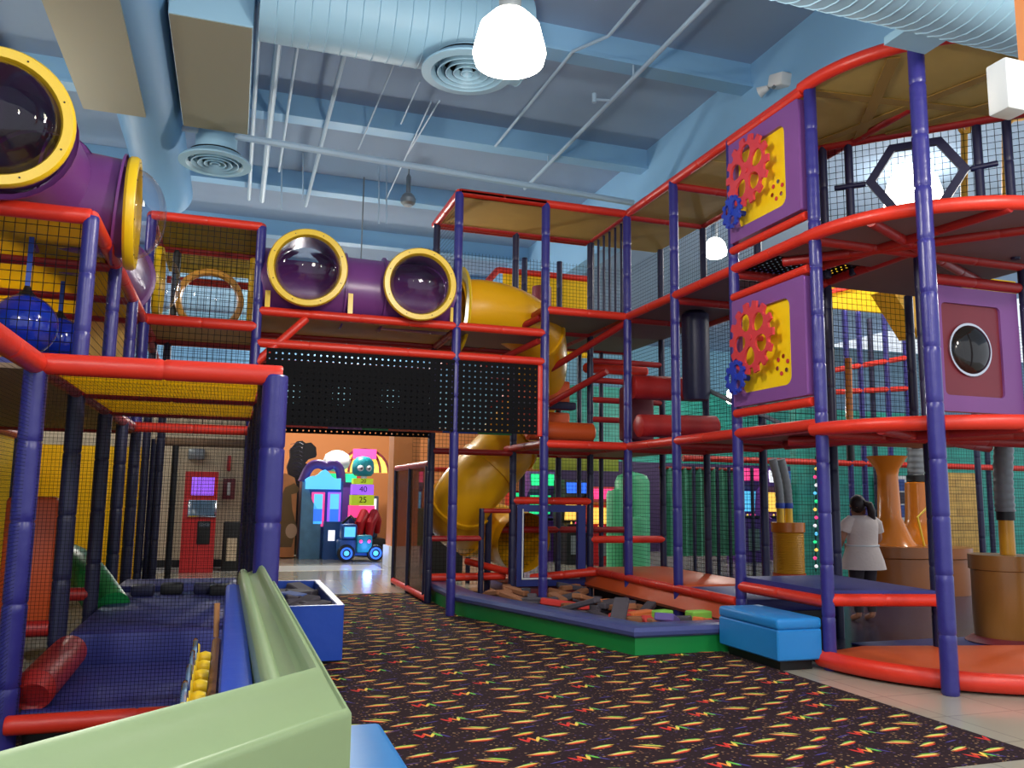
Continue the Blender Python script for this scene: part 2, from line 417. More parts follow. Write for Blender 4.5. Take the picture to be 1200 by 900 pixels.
struct('trim_column_base', MB().box(3.15, 3.8, 17.55, 18.25, 0, .42), M['white'], smooth=0)
# ceiling beams and header
for i, y in enumerate((3.0, 5.85, 8.7, 11.55, 14.4, 17.25, 20.1, 23)):
    b = MB().box(-9, 6.0, y-.09, y+.09, 6.72, CZ); b.box(-9, 6.0, y-.13, y+.13, 6.67, 6.72)
    struct('ceiling_beam_%d' % (i+1), b, M['beam'], smooth=0)
struct('ceiling_header', MB().box(6.0, 6.35, 5.3, 27, 5.85, CZ), M['beam'], smooth=0)
for i, x in enumerate((-7.5, -3.2)):
    struct('ceiling_girder_%d' % (i+1), MB().box(x-.12, x+.12, -3, 27, 6.4, CZ), M['beam2'], smooth=0)
struct('trim_soffit', MB().box(-2, 6, 15.2, 15.5, 3.45, 4.0), M['beam2'], smooth=0)

# ================================================================== CEILING SERVICES
def ring_seams(p, q, r, step, n=28):
    p, q = Vector(p), Vector(q); L = (q-p).length; k = max(1, int(L/step)); pts = []; rr = []
    for i in range(k+1):
        t = i/k
        for d, e in ((-.006, 0), (0, .008), (.006, 0)):
            pts.append(p+(q-p)*min(1, max(0, t+d/L))+(q-p).normalized()*(d*.01)); rr.append(r+e)
    return MB().tube(pts, rr, n)
solo(ring_seams((-.0, 8.15, 6.42), (2.75, 8.15, 6.42), .46, .16), 'air_duct', M['duct'], 'wide round pale blue duct with close seams running to the lit pendant lamp', 'duct')
t = thing('air_duct', 'big round pale blue duct crossing the top right corner over the curved tower', 'duct', (4.5, 4.6, 5.75))
build(ring_seams((3.4, 4.62, 5.70), (8.2, 4.62, 5.70), .60, .12), 'shell', M['duct'], t)
build(MB().box(4.9, 5.32, 4.9, 5.18, 5.2, 5.27), 'bracket', M['duct'], t)
t = thing('air_duct', 'flat duct nearest the left edge, with shade painted on its khaki underside and a blue rounded side', 'duct', (-1.6, 7, 5.9))
build(MB().box(-1.86, -1.20, 3.5, 10.2, 5.82, 5.9), 'underside', M['ductshade'], t, 0)
build(MB().tube([(-1.25, 3.5, 6.24), (-1.25, 14.0, 6.24)], .385, 28), 'round_duct', M['beam2'], t)
t = thing('air_duct', 'boxy duct with shade painted on its khaki underside, ending above the left ceiling diffuser', 'duct', (-.44, 9.3, 6.0))
build(MB().rbox(-.83, -.05, 8.1, 10.7, 6.0, 6.6, .01), 'box', [M['duct']], t, 0)
build(MB().box(-.82, -.06, 8.11, 10.69, 5.992, 6.0), 'underside', M['ductshade'], t, 0)
solo(ring_seams((-4, 15.6, 5.1), (6.5, 15.6, 5.1), .42, 1.2), 'air_duct', M['duct'], 'long grey-blue duct passing far behind the purple crawl tubes', 'duct')
def diffuser(loc, R_, neck, label):
    x, y, z = loc
    t = thing('air_diffuser', label, 'vent', loc, group=None)
    build(MB().lathe([(R_*.55, .0), (R_*.58, neck)], loc, n=28), 'neck', M['duct'], t)
    build(MB().lathe([(R_*.58, .12), (R_*.8, .08), (R_, 0), (R_, -.02), (R_*.80, -.03), (R_*.72, .02), (R_*.72, .1)], loc, n=36), 'flange', M['duct'], t)
    build(MB().lathe([(0, .12), (R_*.72, .12)], loc, n=28), 'throat', M['black'], t)
    for k, rr in enumerate((.66, .48, .31, .15)):
        build(MB().lathe([(R_*(rr-.07), .05), (R_*rr, -.025), (R_*(rr-.02), -.03), (R_*(rr-.09), .045)], loc, n=32), 'cone', M['duct'], t)
diffuser((2.06, 7.85, 5.8), .47, .17, 'round pale blue ceiling diffuser beside the lit pendant lamp')
diffuser((-.45, 11.3, 5.8), .46, .4, 'round shaded ceiling diffuser above the left crawl tubes')
def pipe(p, q, r, label, name='sprinkler_pipe', m='pipe', grp=None, mids=()):
    return solo(MB().tube([p, *mids, q], r, 8), name, M[m], label, 'pipe', grp)
t = thing('sprinkler_pipe', 'pale sprinkler pipe with a side nozzle under the header wall, right of the lamp', 'pipe', (4.2, 8, 6.5))
build(MB().tube([(4.35, 4.5, 6.5), (4.3, 12.5, 6.5)], .028, 8), 'pipe', M['pipe'], t)
a = Vector((4.33, 9.2, 6.5))
build(MB().tube([a, a+Vector((-.25, 0, -.03))], .018, 8).tube([a+Vector((-.25, -.0, -.07)), a+Vector((-.25, 0, .05))], .03, 8), 'nozzle', M['pipe'], t)
for yy in (8.6, 11.5): build(MB().tube([(4.33, yy, 6.5), (4.33, yy, 6.7)], .012, 6), 'hanger', M['pipe'], t)
pipe((3.75, 5.5, 6.6), (3.45, 11.4, 6.66), .02, 'thin bent conduit left of the nozzled sprinkler pipe', 'conduit', mids=((3.72, 8.0, 6.6), (3.5, 8.5, 6.64)))
pipe(at(200, 147, 11.2), at(742, 238, 11.2), .05, 'long pale pipe crossing under the second ceiling beam', 'sprinkler_pipe')
xs = [(331, 0, 303, 250, .045, 'thick pale pipe running away beside the boxy duct'),
      (420, 0, 352, 262, .03, 'slim pale pipe running away left of the seamed round duct'),
      (352, 30, 322, 200, .02, 'grey conduit between the two long pale pipes'),
      (305, 0, 292, 250, .03, 'pipe hugging the edge of the boxy duct')]
for (a_, b_, c_, d_, r, lab) in xs:
    p, q = atz(a_, b_, 6.63), atz(c_, d_, 6.63)
    q = Vector((p.x, min(q.y, 15), 6.63))
    pipe(p, q, r, lab)
for i, (px, py, qx, qy) in enumerate(((470, 55, 420, 175), (492, 95, 470, 145), (505, 120, 452, 235), (515, 118, 478, 180))):
    p, q = atz(px, py, 6.6), atz(qx, qy, 6.6)
    solo(MB().tube([p, q], .011, 6), 'ceiling_conduit', M['pipe'], 'thin conduit under the ceiling between the round duct and the far beams', 'conduit', 'thin ceiling conduits')
for i, (px, py, qy) in enumerate(((355, 165, 235), (444, 195, 262), (453, 190, 262), (330, 175, 245))):
    p = at(px, py, 13.5); q = at(px, qy, 13.5)
    solo(MB().tube([p, q], .012, 6), 'hanger_rod', M['pipe'], 'thin vertical hanger rod above the purple crawl tubes', 'rod', 'hanger rods from the ceiling')

# ---- lamps
def pendant(loc, r, label, glow='lampglow', energy=300, group=None, col=(1, .95, .87)):
    x, y, z = loc
    t = thing('pendant_lamp', label, 'lamp', loc, group=group)
    P = [(.0, -.02), (r*.6, -.015), (r*.93, .03), (r, .1), (r*.96, r*.6), (r*.82, r*1.15), (r*.5, r*1.5), (r*.3, r*1.6)]
    build(MB().lathe(P, loc, n=32), 'shade', M[glow], t)
    build(MB().lathe([(0, 0), (r*.3, 0), (r*.32, .28), (r*.1, .34), (0, .34)], (x, y, z+r*1.55), n=16), 'housing', M['steel'], t)
    build(MB().tube([(x, y, z+r*1.55+.3), (x, y, CZ)], .012, 6), 'rod', M['steel'], t)
    if energy: point('bulb', (x, y, z-.16), energy, col, .16, t)
    return t
pendant((1.76, 5.5, 4.6), .27, 'large glowing white pendant lamp at the top of the picture', energy=170)
_p = at(838, 301, 13.0); pendant(tuple(_p), .22, 'small bright lamp seen through the net behind the upper deck', 'lampglow2', 60)
tl = at(1071, 246, 10.6)
pendant((tl.x, tl.y, tl.z), .46, 'big bright lamp behind the hexagonal net opening', 'lampglow2', 180)
pendant(at(478, 240, 13.4), .13, 'small unlit lamp hanging over the far duct', 'steel', 0)
# lamps behind the camera, plus added ones hidden farther back to light the hall
for (x, y, z, e) in ((-2.3, -.8, 5, 260), (2.9, -.8, 5, 300), (5.6, 1.9, 5, 240), (-3.4, 9.0, 5.2, 110), (-3.0, 14, 4.6, 130), (1.9, 14.2, 4.5, 220), (2.4, 21.5, 4.4, 500), (-3, 22, 4.4, 200), (12.0, 18.2, 3.9, 160), (12.2, 8.4, 5, 170)):
    pendant((x, y, z), .27, 'glowing white hall lamp on a long rod, kept out of view, from a set added for light', energy=e, group='unseen hall pendant lamps')

# ================================================================== PLAY FRAMES
ZA, ZB, ZR, ZT = 2.17, 3.97, 5.45, 3.65     # deck levels, roof, tube bridge level
CX, CY, CR = 6.45, 6.38, 1.40               # the rounded tower
def arc(z, r=CR, a0=180, a1=300, n=16):
    return [(CX+r*math.cos(math.radians(a0+(a1-a0)*i/n)), CY+r*math.sin(math.radians(a0+(a1-a0)*i/n)), z) for i in range(n+1)]

# ---- the climbing block right of the bridge (inner corner block)
g = thing('climbing_frame', 'tall open blue and red climbing frame on the carpet, right of the tube bridge', 'play structure', (3.86, 11.6, 0))
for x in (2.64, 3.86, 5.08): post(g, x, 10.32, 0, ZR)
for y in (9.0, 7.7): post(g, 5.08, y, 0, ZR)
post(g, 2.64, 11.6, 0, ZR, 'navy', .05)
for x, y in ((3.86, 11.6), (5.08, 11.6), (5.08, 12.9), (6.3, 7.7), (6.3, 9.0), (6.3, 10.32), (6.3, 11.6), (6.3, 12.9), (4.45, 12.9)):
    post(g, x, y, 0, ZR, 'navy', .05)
for x in (5.45, 5.85): post(g, x, 12.9, 0, ZB, 'navy', .04)
# rails on the front grid
XS, YS = (2.64, 3.86, 5.08), (10.32, 9.0, 7.7, 6.35)
for z in (ZA, ZB, ZR):
    for a_, b_ in zip(XS, XS[1:]):
        if z == ZB and a_ == 2.64: continue
        if z == ZA and a_ == 2.64: continue
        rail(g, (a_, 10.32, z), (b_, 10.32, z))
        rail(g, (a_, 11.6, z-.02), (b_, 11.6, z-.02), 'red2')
    for a_, b_ in zip(YS, YS[1:]):
        rail(g, (5.08, a_, z), (5.08, b_, z))
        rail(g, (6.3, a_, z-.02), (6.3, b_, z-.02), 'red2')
    rail(g, (5.08, 10.32, z-.03), (6.3, 10.32, z-.03), 'red2')
    rail(g, (5.08, 9.0, z-.05), (6.3, 9.0, z-.05), 'red2')
    rail(g, (5.08, 7.7, z-.05), (6.3, 7.7, z-.05), 'red2')
rail(g, (2.64, 10.32, ZR), (3.86, 10.32, ZR)); 
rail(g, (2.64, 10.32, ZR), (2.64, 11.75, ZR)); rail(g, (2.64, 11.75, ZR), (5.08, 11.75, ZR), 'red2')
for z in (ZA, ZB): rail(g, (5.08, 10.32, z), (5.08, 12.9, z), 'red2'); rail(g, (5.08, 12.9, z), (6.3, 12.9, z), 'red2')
rail(g, (3.86, 10.32, ZA), (3.86, 12.9, ZA), 'red2'); rail(g, (3.86, 10.32, ZB), (3.86, 12.9, ZB), 'red2')
rail(g, (3.86, 12.9, ZA), (5.08, 12.9, ZA), 'red2')
for z in (2.75, 3.05, 3.35, 3.65):
    rail(g, (3.86, 12.9, z), (5.08, 12.9, z), 'red2', .04); rail(g, (5.08, 11.6, z-.1), (6.3, 11.6, z-.1), 'red2', .045)
rail(g, (5.08, 10.32, 3.9), (3.86, 12.9, 2.9), 'red2', .05, 'diagonal_rail'); rail(g, (5.08, 11.0, 3.3), (3.86, 12.9, 2.4), 'red2', .05, 'diagonal_rail')
rail(g, (3.86, 10.5, 3.9), (2.64, 12.9, 3.3), 'red2', .05, 'diagonal_rail')
rail(g, (5.08, 11.6, ZR), (5.08, 10.32, ZR), 'red2')
# decks and roofs
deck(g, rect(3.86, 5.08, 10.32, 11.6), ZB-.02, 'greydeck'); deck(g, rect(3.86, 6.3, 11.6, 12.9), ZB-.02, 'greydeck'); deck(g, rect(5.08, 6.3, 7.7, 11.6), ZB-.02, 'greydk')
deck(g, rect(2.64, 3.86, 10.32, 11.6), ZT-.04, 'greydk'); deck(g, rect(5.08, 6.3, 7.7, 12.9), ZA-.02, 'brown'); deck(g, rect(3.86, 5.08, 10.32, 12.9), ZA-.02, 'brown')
for P_ in (rect(2.64, 5.08, 10.32, 11.75), rect(5.08, 6.3, 8.2, 11.75)):
    deck(g, P_, ZR-.03, 'tanmat', .05, 'roof_mat', 'tanmat')
# perforated bay and deck next to the rounded tower
build(sheet((5.08, 6.95, ZB), (6.3, 6.95, ZB), (5.08, 7.7, ZB)), 'deck', M['perf'], g, 0, 'black deck pad full of holes')
# nets
for z0, z1 in ((.1, ZA), (ZA, ZB), (ZB, ZR)):
    for a_, b_ in ((6.35, 7.7), (7.7, 9.0), (9.0, 10.32), (10.32, 12.9)):
        if a_ < 8 and z0 < 4.5: continue
        if a_ == 6.35: continue
        net(g, (6.33, a_, z0), (6.33, b_, z0), (6.33, a_, z1))
    net(g, (2.64, 12.92, z0), (6.3, 12.92, z0), (2.64, 12.92, z1))
net(g, (2.64, 10.36, ZT), (2.64, 11.6, ZT), (2.64, 10.36, ZR))
# yellow netted upper back wall with pinkish posts
y0 = 13.6
build(MB().box(4.3, 5.9, y0, y0+.04, 4.55, 5.35), 'back_panel', M['ymat'], g, 0)
build(MB().box(4.3, 5.9, y0, y0+.04, 3.95, 4.4), 'back_panel', M['ymat'], g, 0)
rail(g, (4.2, y0, 4.48), (6.0, y0, 4.48), 'red2'); rail(g, (4.2, y0, 5.4), (6.0, y0, 5.4)); rail(g, (3.5, 12.9, 4.6), (4.2, y0, 5.4)); 
for i in range(7): post(g, 5.15, 10.45+i*.2, ZB, ZR, 'navy', .018)
post(g, 4.65, 12.6, ZB, 4.9, 'maroon', .16)
# low rails, the low orange platform, skirt
rail(g, (3.86, 11.6, 1.42), (5.08, 11.6, 1.42)); rail(g, (5.08, 11.6, .86), (6.3, 11.6, .86), 'red'); rail(g, (3.86, 12.9, .95), (5.08, 12.9, .95), 'red2')
rail(g, (5.08, 12.9, .95), (6.3, 12.9, .95), 'red2')
b = MB()   # navy gate frame
b.prism([rect(3.93, 5.0, .2, 1.36), rect(4.03, 4.88, .32, 1.26)], (0, 11.58, 0), (1, 0, 0), (0, 0, 1), (0, .08, 0))
build(b, 'gate_frame', M['navyp'], g, 0)
build(MB().box(4.0, 4.02, 11.56, 11.57, .32, 1.3).box(4.0, 4.9, 11.56, 11.57, .3, .32), 'gate_edge', M['white'], g, 0)
# roller padding seen between the levels
def rollpad(p, q, r, m, name='roller'):
    p, q = Vector(p), Vector(q); d = (q-p).normalized()
    return build(MB().tube([p, p+d*.03, q-d*.03, q], [r*.7, r, r, r*.7], 20), name, M[m], g)
rollpad((5.0, 9.9, 2.42), (6.2, 9.9, 2.45), .15, 'red2'); rollpad((3.95, 11.3, 2.42), (5.0, 11.3, 2.42), .14, 'orange')
rollpad((5.15, 10.4, 3.0), (6.25, 10.4, 3.02), .17, 'red2')
rollpad((5.15, 12.0, 3.5), (6.25, 12.0, 3.5), .08, 'red')
build(MB().tube([(5.9, 9.6, 2.9), (6.25, 8.3, 2.3)], .03, 8), 'grey_bar', M['steel'], g)
build(MB().rbox(5.35, 5.8, 10.9, 11.2, 2.3, 3.1, .05), 'foam_step', M['maroon'], g)
build(MB().rbox(3.95, 5.0, 12.2, 12.4, 2.95, 3.3, .03), 'foam_step', M['orange'], g)
build(MB().rbox(3.95, 5.0, 12.2, 12.4, 2.3, 2.8, .03), 'foam_step', M['orange'], g)
build(MB().rbox(3.95, 5.0, 11.95, 12.15, 2.82, 2.94, .02), 'foam_step', M['navy'], g)
tag(build(MB().lathe([(0, 0), (.16, .01), (.18, .1), (.18, 1.15), (.1, 1.22), (0, 1.22)], (5.72, 9.6, 2.75), n=20), 'punch_bag', M['navy']),
    'dark hanging punch bag cylinder behind the second front post of the climbing frame', 'punch bag')

# ---- low orange and blue padded platform on the floor
t = thing('padded_platform', 'low orange and blue padded platform at the foot of the climbing frame', 'platform', (5.6, 9.5, 0))
build(MB().prism([[(5.1, .30), (5.1, .44), (4.98, .22), (5.02, .18)]], (0, 7.75, 0), (1, 0, 0), (0, 0, 1), (0, 3.9, 0)), 'front_skirt', M['orange'], t, 0)
build(MB().rbox(5.1, 6.3, 7.75, 9.0, .3, .44, .03), 'pad', M['matblue'], t, label='blue pad')
build(MB().rbox(5.1, 6.3, 9.02, 11.6, .3, .46, .03), 'pad', M['orange'], t, label='orange pad')
build(padded((5.06, 7.75, .42), (5.06, 11.6, .42), .05), 'edge_roll', M['red'], t)
build(MB().box(5.12, 6.28, 7.8, 11.55, .01, .3), 'base', M['black'], t, 0)
build(padded((4.2, 11.75, .3), (5.06, 11.3, .42), .06), 'edge_roll', M['red'], t)
build(MB().rbox(3.9, 5.05, 11.7, 12.8, .05, .2, .03), 'pad', M['maroon'], t, label='maroon pad')

# ---- tube bridge
b_ = thing('tube_bridge', 'red-railed bridge over the passage carrying the purple crawl tube', 'bridge', (1.4, 10.3, 2.3))
rail(b_, (.17, 10.32, ZT), (3.86, 10.32, ZT)); rail(b_, (.17, 10.32, 3.26), (3.86, 10.32, 3.26)); rail(b_, (.17, 11.6, ZT-.05), (3.86, 11.6, ZT-.05), 'red2')
rail(b_, (.17, 11.6, 3.22), (2.64, 11.6, 3.22), 'red2'); rail(b_, (3.78, 10.3, 2.26), (3.78, 10.3, 3.2), 'red', .045)
rail(b_, (.17, 10.32, 3.0), (.75, 10.32, 3.6), 'red', .05, 'brace'); rail(b_, (2.66, 11.6, 3.6), (2.64, 10.4, 3.6), 'red2', .05)
rail(b_, (3.3, 11.6, 3.3), (3.8, 10.4, 3.55), 'red2', .045, 'brace')
deck(b_, rect(.17, 2.64, 10.36, 11.6), ZT-.03, 'tanmat')
build(sheet((.3, 10.27, 2.28), (3.76, 10.27, 2.28), (.3, 10.27, 3.2)), 'perforated_screen', M['perf'], b_, 0)
build(sheet((.3, 11.55, 2.28), (2.6, 11.55, 2.28), (.3, 11.55, 3.2)), 'perforated_screen', M['perf'], b_, 0)
for i, (c_, x0, x1) in enumerate((('red', .5, 1.15), ('purple', 1.15, 1.6), ('green', 1.6, 1.95), ('orange', 1.95, 2.7), ('binblue', 2.7, 3.2), ('green', 3.2, 3.7))):
    build(MB().box(x0, x1, 11.2, 11.22, 2.33, 2.37), 'bottom_trim', M[c_], b_, 0)

# ---- crawl tube with two windows on the bridge
def bubble(parent, c, nrm, R_, tubeback=.4, stub='purple', ring='yellow'):
    c, A = Vector(c), Vector(nrm).normalized()
    build(MB().lathe([(R_*.80, -.03), (R_*.80, .0), (R_*.84, .045), (R_*.97, .045), (R_, .02), (R_, -.02), (R_*.97, -.04), (R_*.80, -.04)], c, A, 48), 'window_ring', M[ring], parent)
    P = [(R_*.80, .01)]
    for i in range(1, 10):
        a = PI/2*i/9; P.append((R_*.80*math.cos(a)+1e-4, .01+R_*.55*math.sin(a)))
    d = build(MB().lathe(P, c, A, 40), 'dome', M['dome'], parent, 80)
    if tubeback: build(MB().lathe([(R_*.80, -.02), (R_*.80, -tubeback*.3), (R_*.80, -tubeback)], c, A, 36), 'window_collar', M[stub], parent, 50)
    for k in range(8):
        a = 2*PI*(k+.5)/8; u = A.orthogonal().normalized(); w_ = A.cross(u)
        p = c+A*.045+(u*math.cos(a)+w_*math.sin(a))*R_*.9
        build(MB().lathe([(0, .005), (.006, .004), (.007, 0)], p, A, 8), 'bolt', M['black'], parent)
def flangetube(parent, p, q, r, m='purple', n=32, name='tube_section', hole=None):
    p, q = Vector(p), Vector(q); d = (q-p).normalized(); L = (q-p).length
    if hole:
        c, A = Vector(hole[0]), Vector(hole[1]).normalized(); k_ = max(8, int(L/.012))
        b = MB().tube([p+(q-p)*i/k_ for i in range(k_+1)], r, 144, caps=False); nf = []
        for f in b.f:
            v = sum((b.v[i] for i in f), Vector())/4-c; al = v.dot(A); rad = (v-A*al).length
            if not (rad < hole[2] and al > -r*1.15-.1): nf.append(f)
        b.f = nf; b.m = [0]*len(nf)
        return build(b, name, M[m], parent, 50)
    return build(MB().tube([p, p+d*.02, p+d*.025, p+d*.03, q-d*.03, q-d*.025, q-d*.02, q], [r+.05, r+.05, r+.04, r, r, r+.04, r+.05, r+.05], n, caps=False), name, M[m], parent, 50)
t = thing('crawl_tube', 'purple crawl tube with two round bubble windows lying on the bridge', 'crawl tube', (1.4, 10.7, ZT))
TC = 10.72
flangetube(t, (.17, TC, 4.08), (1.2, TC, 4.08), .455, hole=((.72, 10.3, 4.17), (0, -1, 0), .372)); flangetube(t, (1.2, TC, 4.08), (1.72, TC, 4.07), .44); flangetube(t, (1.72, TC, 4.07), (2.62, TC, 4.06), .455, hole=((2.1, 10.3, 4.1), (0, -1, 0), .362))
bubble(t, (.72, 10.08, 4.17), (-.04, -1, -.06), .475, .6); bubble(t, (2.1, 10.1, 4.10), (-.04, -1, -.06), .462, .6)
for x in (.25, 1.24, 2.55): build(MB().box(x, x+.06, 10.3, 10.33, 3.66, 3.98), 'strap', M['yellow'], t, 0)

# ---- yellow tube slide
t = thing('tube_slide', 'yellow spiral tube slide coming down behind the climbing frame posts', 'slide', (3.6, 12.4, 0))
P = [(2.85, 11.0, 4.02), (3.2, 11.0, 4.05), (3.7, 11.15, 4.0), (4.15, 11.5, 3.85), (4.45, 12.1, 3.55), (4.65, 12.8, 3.2), (4.55, 13.1, 2.9), (4.3, 12.75, 2.55), (4.05, 12.45, 2.25), (3.72, 12.35, 1.9), (3.42, 12.45, 1.52), (3.36, 12.75, 1.24),
     (3.55, 13.15, 1.06), (3.95, 13.25, .94), (4.3, 12.95, .82), (4.4, 12.6, .76)]
def spline(P, k=6):
    P = [Vector(p) for p in P]; out = []
    for i in range(len(P)-1):
        a, b, c, d = P[max(i-1, 0)], P[i], P[i+1], P[min(i+2, len(P)-1)]
        for j in range(k):
            s = j/k; out.append(.5*((2*b)+(c-a)*s+(2*a-5*b+4*c-d)*s*s+(3*b-a-3*c+d)*s**3))
    return out+[P[-1]]
SP = spline(P); rs = []
cuts = (0, 18, 36, 48, 54, 63, 75, 90)
for a_, c_ in zip(cuts, cuts[1:]):
    seg = SP[a_:c_+1]; rr = [.42+.05*min(1, max(0, (a_+i-36)/15)) for i in range(len(seg))]
    build(MB().tube(seg, rr, 32, caps=False), 'tube_section', M['slide'], t, 60)
    if a_:
        q = SP[a_]; dq = (SP[a_+1]-SP[a_-1]).normalized()
        r0 = rr[0]; build(MB().lathe([(r0, -.04), (r0+.035, -.035), (r0+.035, .035), (r0, .04)], q, dq, 32), 'seam_flange', M['slide'], t)
build(MB().lathe([(.40, -.02), (.58, -.02), (.60, 0), (.58, .02), (.40, .02)], P[0], (1, 0, 0), 36), 'entry_ring', M['yellow'], t)
build(MB().tube([(3.75, 12.4, 1.5), (3.75, 12.45, 0)], .05, 10), 'support', M['navy'], t)

# ---- low side cage left of the slide
t = thing('side_cage', 'low open cage with smoky panels between the orange column and the slide', 'play structure', (2.6, 13, 0))
zc = 1.92
for y in (11.7, 12.9, 14.1): post(t, 2.62, y, 0, zc, 'navy', .04)
post(t, 3.9, 14.1, 0, zc, 'navy', .04)
rail(t, (2.62, 11.6, zc), (2.62, 14.1, zc), 'red2', .045); rail(t, (2.62, 11.6, .07), (2.62, 14.1, .07), 'red', .05); rail(t, (2.62, 14.1, zc), (3.9, 14.1, zc), 'red2', .04)
rail(t, (2.62, 11.6, 2.1), (3.86, 11.6, 2.1), 'red2', .045); rail(t, (2.62, 11.6, .88), (3.4, 11.6, .88), 'red2', .04); post(t, 3.4, 11.6, 0, 1.3, 'navy', .04); rail(t, (3.4, 11.6, 1.27), (3.86, 11.6, 1.27), 'red2', .035)
rail(t, (2.62, 11.9, .32), (3.86, 11.9, .32), 'red', .055); rail(t, (3.4, 12.4, .5), (3.86, 11.7, .4), 'red', .05)
for y0_, y1_ in ((11.75, 12.85), (12.95, 14.05)): build(MB().box(2.61, 2.62, y0_, y1_, .12, zc-.05), 'smoky_panel', M['smoke'], t, 0)

# ---- rounded tower on the right
g = thing('rounded_play_tower', 'curved red-edged play tower at the right with an orange floor mat', 'play structure', (CX, CY, 0))
post(g, 5.08, 6.35, 0, ZR); post(g, 5.345, 5.30, 0, 5.9, 'blue', .066)
a315 = math.radians(315); post(g, CX+1.5*math.cos(a315), CY+1.5*math.sin(a315), 0, ZR)
for x, y in ((6.3, 6.35), (7.65, 6.35)): post(g, x, y, 0, 3.95, 'navy', .05)
for x, y in ((6.08, 7.42), (6.27, 7.23), (7.15, 6.35), (7.34, 6.16)): post(g, x, y, 3.9, ZR, 'navy', .045)
post(g, 7.65, 7.9, 2.1, 3.95, 'navy', .05)
for z, m_ in ((.09, 'red'), (2.12, 'red'), (3.95, 'red'), (ZR, 'red')):
    pathtube(g, arc(z, 1.40, 178, 330, 26), .062 if z > 1 else .075, M[m_].name and 'red', 'curved_rail', 14)
for z in (2.08, 3.91):
    rail(g, (5.08, 6.35, z), (7.65, 6.35, z), 'red2'); rail(g, (5.2, 5.75, z), (7.65, 6.9, z-.02), 'red2', .05, 'brace'); rail(g, (6.0, 5.05, z), (5.6, 7.6, z-.02), 'red2', .05, 'brace')
    rail(g, (6.9, 5.1, z), (5.2, 7.0, z-.03), 'red2', .05, 'brace')
disc = [(x, y) for x, y, z in arc(0, 1.38, 180, 360, 26)]
deck(g, disc+[(7.8, 7.8), (6.3, 7.8), (6.3, 6.95), (5.08, 6.95)], 3.92, 'greydk'); deck(g, disc+[(7.8, 7.8), (5.08, 7.8)], 2.10, 'maroon', top='orange')
roofp = disc+[(7.8, 9.2), (5.08, 9.2)]
rback = [(7.75, 5.7), (7.27, 6.18), (6.9, 6.58), (6.54, 6.93), (6.03, 7.48), (5.6, 8.15), (5.08, 8.15)]
deck(g, [(x, y) for x, y, z in arc(0, 1.38, 180, 332, 22)]+rback, ZR-.03, 'tanmat', .05, 'roof_mat', 'tanmat')
pathtube(g, [(x, y, ZR-.04) for x, y in rback[:-1]], .05, 'red2', 'curved_rail')
for p_, q_ in (((5.1, 6.4), (7.3, 6.1)), ((6.6, 5.05), (5.9, 7.5)), ((7.3, 5.3), (6.5, 6.9)), ((5.4, 5.6), (6.3, 7.1))):
    zb_ = ZR-.045-.006*p_[0]/5; a_, b2 = Vector((*p_, zb_)), Vector((*q_, zb_)); nn = (b2-a_).normalized().cross(Vector((0, 0, 1)))*.055
    build(MB().prism([[(-1, 0), (1, 0), (1, 1), (-1, 1)]], a_, nn, b2-a_, (0, 0, .012)), 'roof_band', M['band'], g, 0)
build(MB().prism([[(x, y) for x, y, z in arc(0, 1.38, 180, 330, 22)]+[(7.2, 6.2), (5.6, 6.55)]], (0, 0, .02), (1, 0, 0), (0, 1, 0), (0, 0, .13)), 'floor_mat', M['orange'], g, 0)
build(MB().rbox(6.1, 8.0, 6.35, 7.3, .014, .04, .01), 'floor_mat', M['matblue'], g, label='blue floor mat')
# low blue shelf deck
rail(g, (5.08, 7.7, .58), (5.08, 6.35, .58)); rail(g, (5.08, 6.35, .60), (6.1, 6.12, .60)); rail(g, (6.1, 6.12, .6), (6.3, 7.7, .6), 'red2')
deck(g, [(5.1, 6.38), (6.1, 6.15), (6.25, 7.7), (5.1, 7.7)], .62, 'matblue', .06, 'low_deck')
net(g, (6.03, 7.48, ZB), (7.6, 5.9, ZB), (6.03, 7.48, ZR), 'netcoarse')
for z0, z1 in ((ZA, ZB),):
    net(g, (5.15, 7.92, z0), (7.65, 7.92, z0), (5.15, 7.92, z1), 'netcoarse')
# hexagonal net opening
hc = Vector((6.72, 6.74, 4.90)); hu = Vector((.7071, -.7071, 0)); hn = Vector((-.7071, -.7071, 0))
hb = [(.50*math.cos(math.radians(60*k)), .44*math.sin(math.radians(60*k))) for k in range(6)]
hi = [(x*.80, y*.80) for x, y in hb]
build(MB().prism([hb, hi], hc, hu, (0, 0, 1), hn*.05), 'hexagon_frame', M['navy'], g, 0)
rail(g, hc-hu*.5, hc-hu*.82+Vector((0, 0, -.0)), 'navy', .03, 'hexagon_bar'); rail(g, hc+hu*.5, hc+hu*.75+Vector((0, 0, .02)), 'navy', .03, 'hexagon_bar')
# low purple side panel with round bubble
t = thing('window_panel', 'purple and maroon panel with a dark round bubble window in the rounded tower', 'panel', (7.0, 6.4, 2.37))
build(MB().prism([rect(6.5, 7.58, 2.36, 3.62)], (0, 6.42, 0), (1, 0, 0), (0, 0, 1), (0, .05, 0)), 'board', M['purplep'], t, 0)
build(MB().prism([rect(6.5, 7.58, 2.36, 3.62), rrect(6.58, 7.34, 2.52, 3.45, .05)], (0, 6.38, 0), (1, 0, 0), (0, 0, 1), (0, .04, 0)), 'frame', M['purplep'], t, 0)
build(MB().prism([rrect(6.58, 7.34, 2.52, 3.45, .05)], (0, 6.405, 0), (1, 0, 0), (0, 0, 1), (0, .012, 0)), 'recess', M['maroon'], t, 0)
bc = Vector((6.93, 6.4, 2.99))
build(MB().lathe([(.27, 0), (.27, .02), (.245, .02), (.245, 0)], bc, (0, -1, 0), 36), 'trim_ring', M['chrome'], t)
